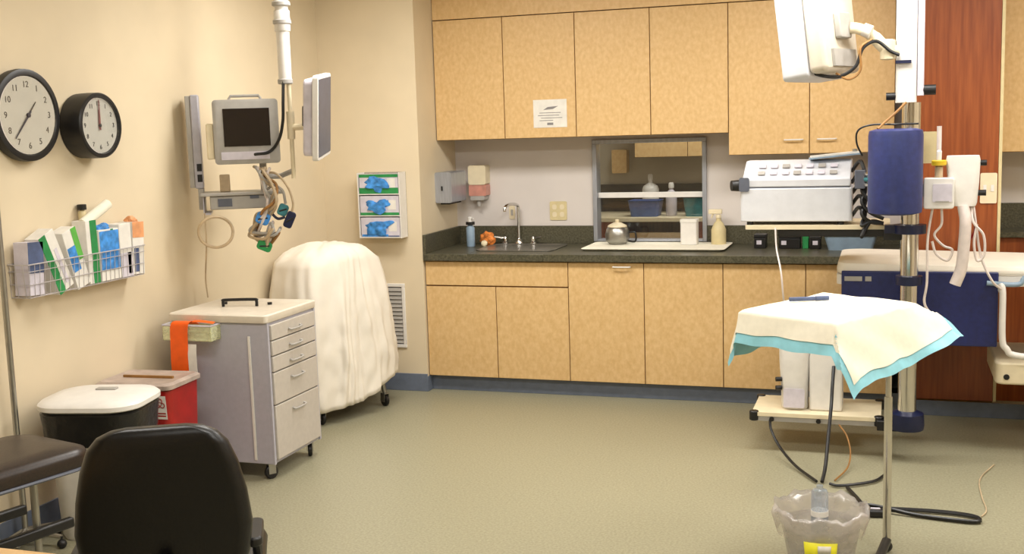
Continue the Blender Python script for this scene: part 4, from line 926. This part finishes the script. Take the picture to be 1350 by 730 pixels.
# drape: a square cloth laid over the tray; what lies past the edge hangs down
HP, HQ = .282, .21
def drape(zoff, ins):
    """square pad laid over the tray; the part past the edge hangs, more at the near corner of the long side"""
    mb = MB(); n = 72; v = []
    P0, P1, Q0 = -HP - .125 + ins, HP + .10 - ins, -HQ - .19 + ins
    for i in range(n + 1):
        for j in range(n + 1):
            p = P0 + (P1 - P0) * i / n
            Q1 = HQ + .262 - .06 * (p - P0) / (P1 - P0) - ins
            q = Q0 + (Q1 - Q0) * j / n
            pc, qc = max(-HP, min(HP, p)), max(-HQ, min(HQ, q)); dp, dq = p - pc, q - qc
            d = math.hypot(dp, dq)
            if d < 1e-6:
                edge = min(HP - abs(p), HQ - abs(q)); z = .962 - .014 * math.exp(-edge * 30) + .005 * noise.noise(Vector((p * 9, q * 9, 2)))
                v.append(PQ(p, q, z - zoff)); continue
            ux, uy = dp / d, dq / d
            stiff = max(0, min(1, (p - .14) / .2)) * max(0, min(1, q / .2))
            side = (.46 if (dq > 0 and abs(dq) > abs(dp)) else .2) + .38 * stiff
            side = min(side, .93)
            corner = min(abs(dp), abs(dq)) / max(abs(dp), abs(dq))
            fall = d * math.sqrt(1 - side ** 2)
            out = d * side + .010 * math.sin((p - q) * 24) * min(1, d / .1) * (.4 + corner) + .008
            z = .948 - fall * (1 - .05 * corner) + .02 * noise.noise(Vector((p * 7, q * 7, 8))) * min(1, d / .15)
            v.append(PQ(pc + ux * out, qc + uy * out, z) - Vector((0, 0, zoff * .3)) - Vector((PA.x * ux + QA.x * uy, PA.y * ux + QA.y * uy, 0)) * zoff)
    f = [(i * (n + 1) + j, (i + 1) * (n + 1) + j, (i + 1) * (n + 1) + j + 1, i * (n + 1) + j + 1) for i in range(n) for j in range(n)]
    return mb._add(v, f)
dr = thing('surgical_drape', 'white paper drape with pale blue border over the instrument tray', 'drape', (TC.x, TC.y, .94))
drape(.0, .042).build('paper_sheet', M['drape'], dr, ang=80)
drape(.004, .0).build('blue_backing', M['drape_blue'], dr, ang=80)
pe = thing('marker_pen', 'blue marker pen lying on the draped tray', 'pen', (2.53, -2.08, .968))
a, b = Vector((2.452, -2.115, .9745)), Vector((2.60, -2.06, .9745)); u = (b - a)
MB().cyl(a, a + u * .66, .0085).build('barrel', M['slate_blue'], pe); MB().cyl(a + u * .67, b, .0095).build('cap', M['slate_blue'], pe)

# ------------------------------------------------------------------ clear bucket with yellow label
kx, ky = 2.603, -2.60
kb = thing('clear_bucket', 'clear plastic-lined bucket with a yellow label on the floor', 'bucket', (kx, ky, 0))
MB().lathe([(.10, .075), (.112, .08), (.128, .17), (.14, .235), (.137, .235), (.125, .17), (.109, .084), (.0, .082)], (kx, ky, 0), 40).build('pail', M['acrylic'], kb)
lr = []
for k, (r_, z) in enumerate(((.10, .10), (.118, .17), (.134, .24), (.150, .285), (.166, .30), (.172, .285), (.158, .235), (.15, .20))):
    lr.append([Vector((kx + (r_ + .006 * math.sin(i * 1.3 + k) * (k > 2)) * math.cos(2 * PI * i / 48), ky + (r_ + .006 * math.sin(i * 1.3 + k) * (k > 2)) * math.sin(2 * PI * i / 48), z + (.008 * math.sin(i * .9) + .006 * math.sin(i * 2.3) if k > 2 else 0))) for i in range(48)])
MB().loft(lr, cap=False).build('liner_bag', M['clear'], kb, ang=180)
lt = []
ang0 = math.atan2(-6.712 - ky, 2.824 - kx)
for z in (.12, .215):
    lt.append([Vector((kx + (.137 + (z - .09) * .21) * math.cos(ang0 + s * .04), ky + (.137 + (z - .09) * .21) * math.sin(ang0 + s * .04), z)) for s in range(-9, 10)])
MB().loft(lt, cap=False, closed=False).build('caution_label', M['yellow'], kb, solid=.0015)
lt2 = []
for z in (.17, .205):
    lt2.append([Vector((kx + (.139 + (z - .09) * .21) * math.cos(ang0 + s * .04 + .1), ky + (.139 + (z - .09) * .21) * math.sin(ang0 + s * .04 + .1), z)) for s in range(-4, 4)])
MB().loft(lt2, cap=False, closed=False).build('label_print', M['card'], kb, solid=.001)
MB().torus((kx, ky, .072), .135, .011, 'z').build('ring_frame', M['steel'], kb)
for k in range(4):
    a = rad(90 * k + 45)
    p = (kx + .15 * math.cos(a), ky + .15 * math.sin(a))
    lg = MB().tube([(kx + .13 * math.cos(a), ky + .13 * math.sin(a), .072), (p[0], p[1], .06), (p[0], p[1], .035)], .009).build('leg', M['black_pl'], kb)
    MB().sphere((p[0], p[1], .024), .024, (1, .7, 1)).build('caster', M['black_pl'], lg)
cb_ = thing('measuring_tube', 'clear tube standing upright inside the plastic-lined bucket', 'tube', (kx, ky + .02, .1))
MB().lathe([(.028, .0), (.03, .004), (.03, .235), (.026, .245), (.012, .25), (.012, .262)], (kx - .005, ky + .02, .105), 20).build('tube', clear_mat('bluish_clear_tube', (206, 214, 224), (222, 228, 236), .25, .22, .1), cb_)
MB().lathe([(.0315, .15), (.0315, .17)], (kx - .005, ky + .02, .105), 20).build('band', M['card'], cb_)

# ------------------------------------------------------------------ lights: ceiling troffers
def troffer(i, x, y, power, label):
    t = thing('ceiling_light', label, 'ceiling light', (x, y, HC - .03), 'recessed ceiling lights')
    MB().box(x - .62, x + .62, y - .32, y + .32, HC - .02, HC - .001).build('frame', M['white_pl'], t, bevel=.004)
    MB().box(x - .58, x + .58, y - .28, y + .28, HC - .026, HC - .0205).build('diffuser', M['glow'], t)
    l = bpy.data.lights.new('troffer_lamp', 'AREA'); l.shape = 'RECTANGLE'; l.size = 1.16; l.size_y = .56; l.energy = power; l.color = (1, .98, .95)
    o = bpy.data.objects.new('troffer_lamp', l); C.objects.link(o); o.location = (x, y, HC - .035)
names = {(0.6, -1.4): 'front left', (2.4, -1.4): 'front middle', (4.2, -1.4): 'front right', (.6, -3.9): 'middle left', (2.4, -3.9): 'centre', (4.2, -3.9): 'middle right', (2.4, -6.3): 'rear'}
for i, ((x, y), nm) in enumerate(names.items()): troffer(i, x, y, {'front left': 36, 'front middle': 38, 'front right': 34, 'middle left': 19, 'centre': 30, 'middle right': 30, 'rear': 16}[nm], 'recessed ceiling light, %s of the room' % nm)
troffer(9, 1.6, 1.9, 26, 'recessed ceiling light in the back room')

wd_ = bpy.data.worlds.new('World'); bpy.context.scene.world = wd_; wd_.use_nodes = True
wd_.node_tree.nodes['Background'].inputs[0].default_value = (.9, .88, .84, 1); wd_.node_tree.nodes['Background'].inputs[1].default_value = .3

# ------------------------------------------------------------------ camera
cam = bpy.data.cameras.new('Camera'); co = bpy.data.objects.new('Camera', cam); C.objects.link(co)
f_px, yaw, pitch, roll = 1500.88, -.3219, -.1321, -.031
cam.sensor_fit = 'HORIZONTAL'; cam.sensor_width = 36; cam.lens = f_px / 1350 * 36
fw_ = Vector((math.sin(yaw) * math.cos(pitch), math.cos(yaw) * math.cos(pitch), math.sin(pitch)))
r0 = Vector((math.cos(yaw), -math.sin(yaw), 0)); u0 = r0.cross(fw_)
r1 = math.cos(roll) * r0 + math.sin(roll) * u0; u1 = -math.sin(roll) * r0 + math.cos(roll) * u0
mw = Matrix((r1, u1, -fw_)).transposed().to_4x4(); mw.translation = (2.824, -6.712, 1.694)
co.matrix_world = mw
cam.clip_start = .05
sc = bpy.context.scene; sc.camera = co
sc.view_settings.view_transform = 'Standard'; sc.view_settings.look = 'None'; sc.view_settings.gamma = 1; sc.view_settings.use_curve_mapping = False
sc.view_settings.exposure = .17
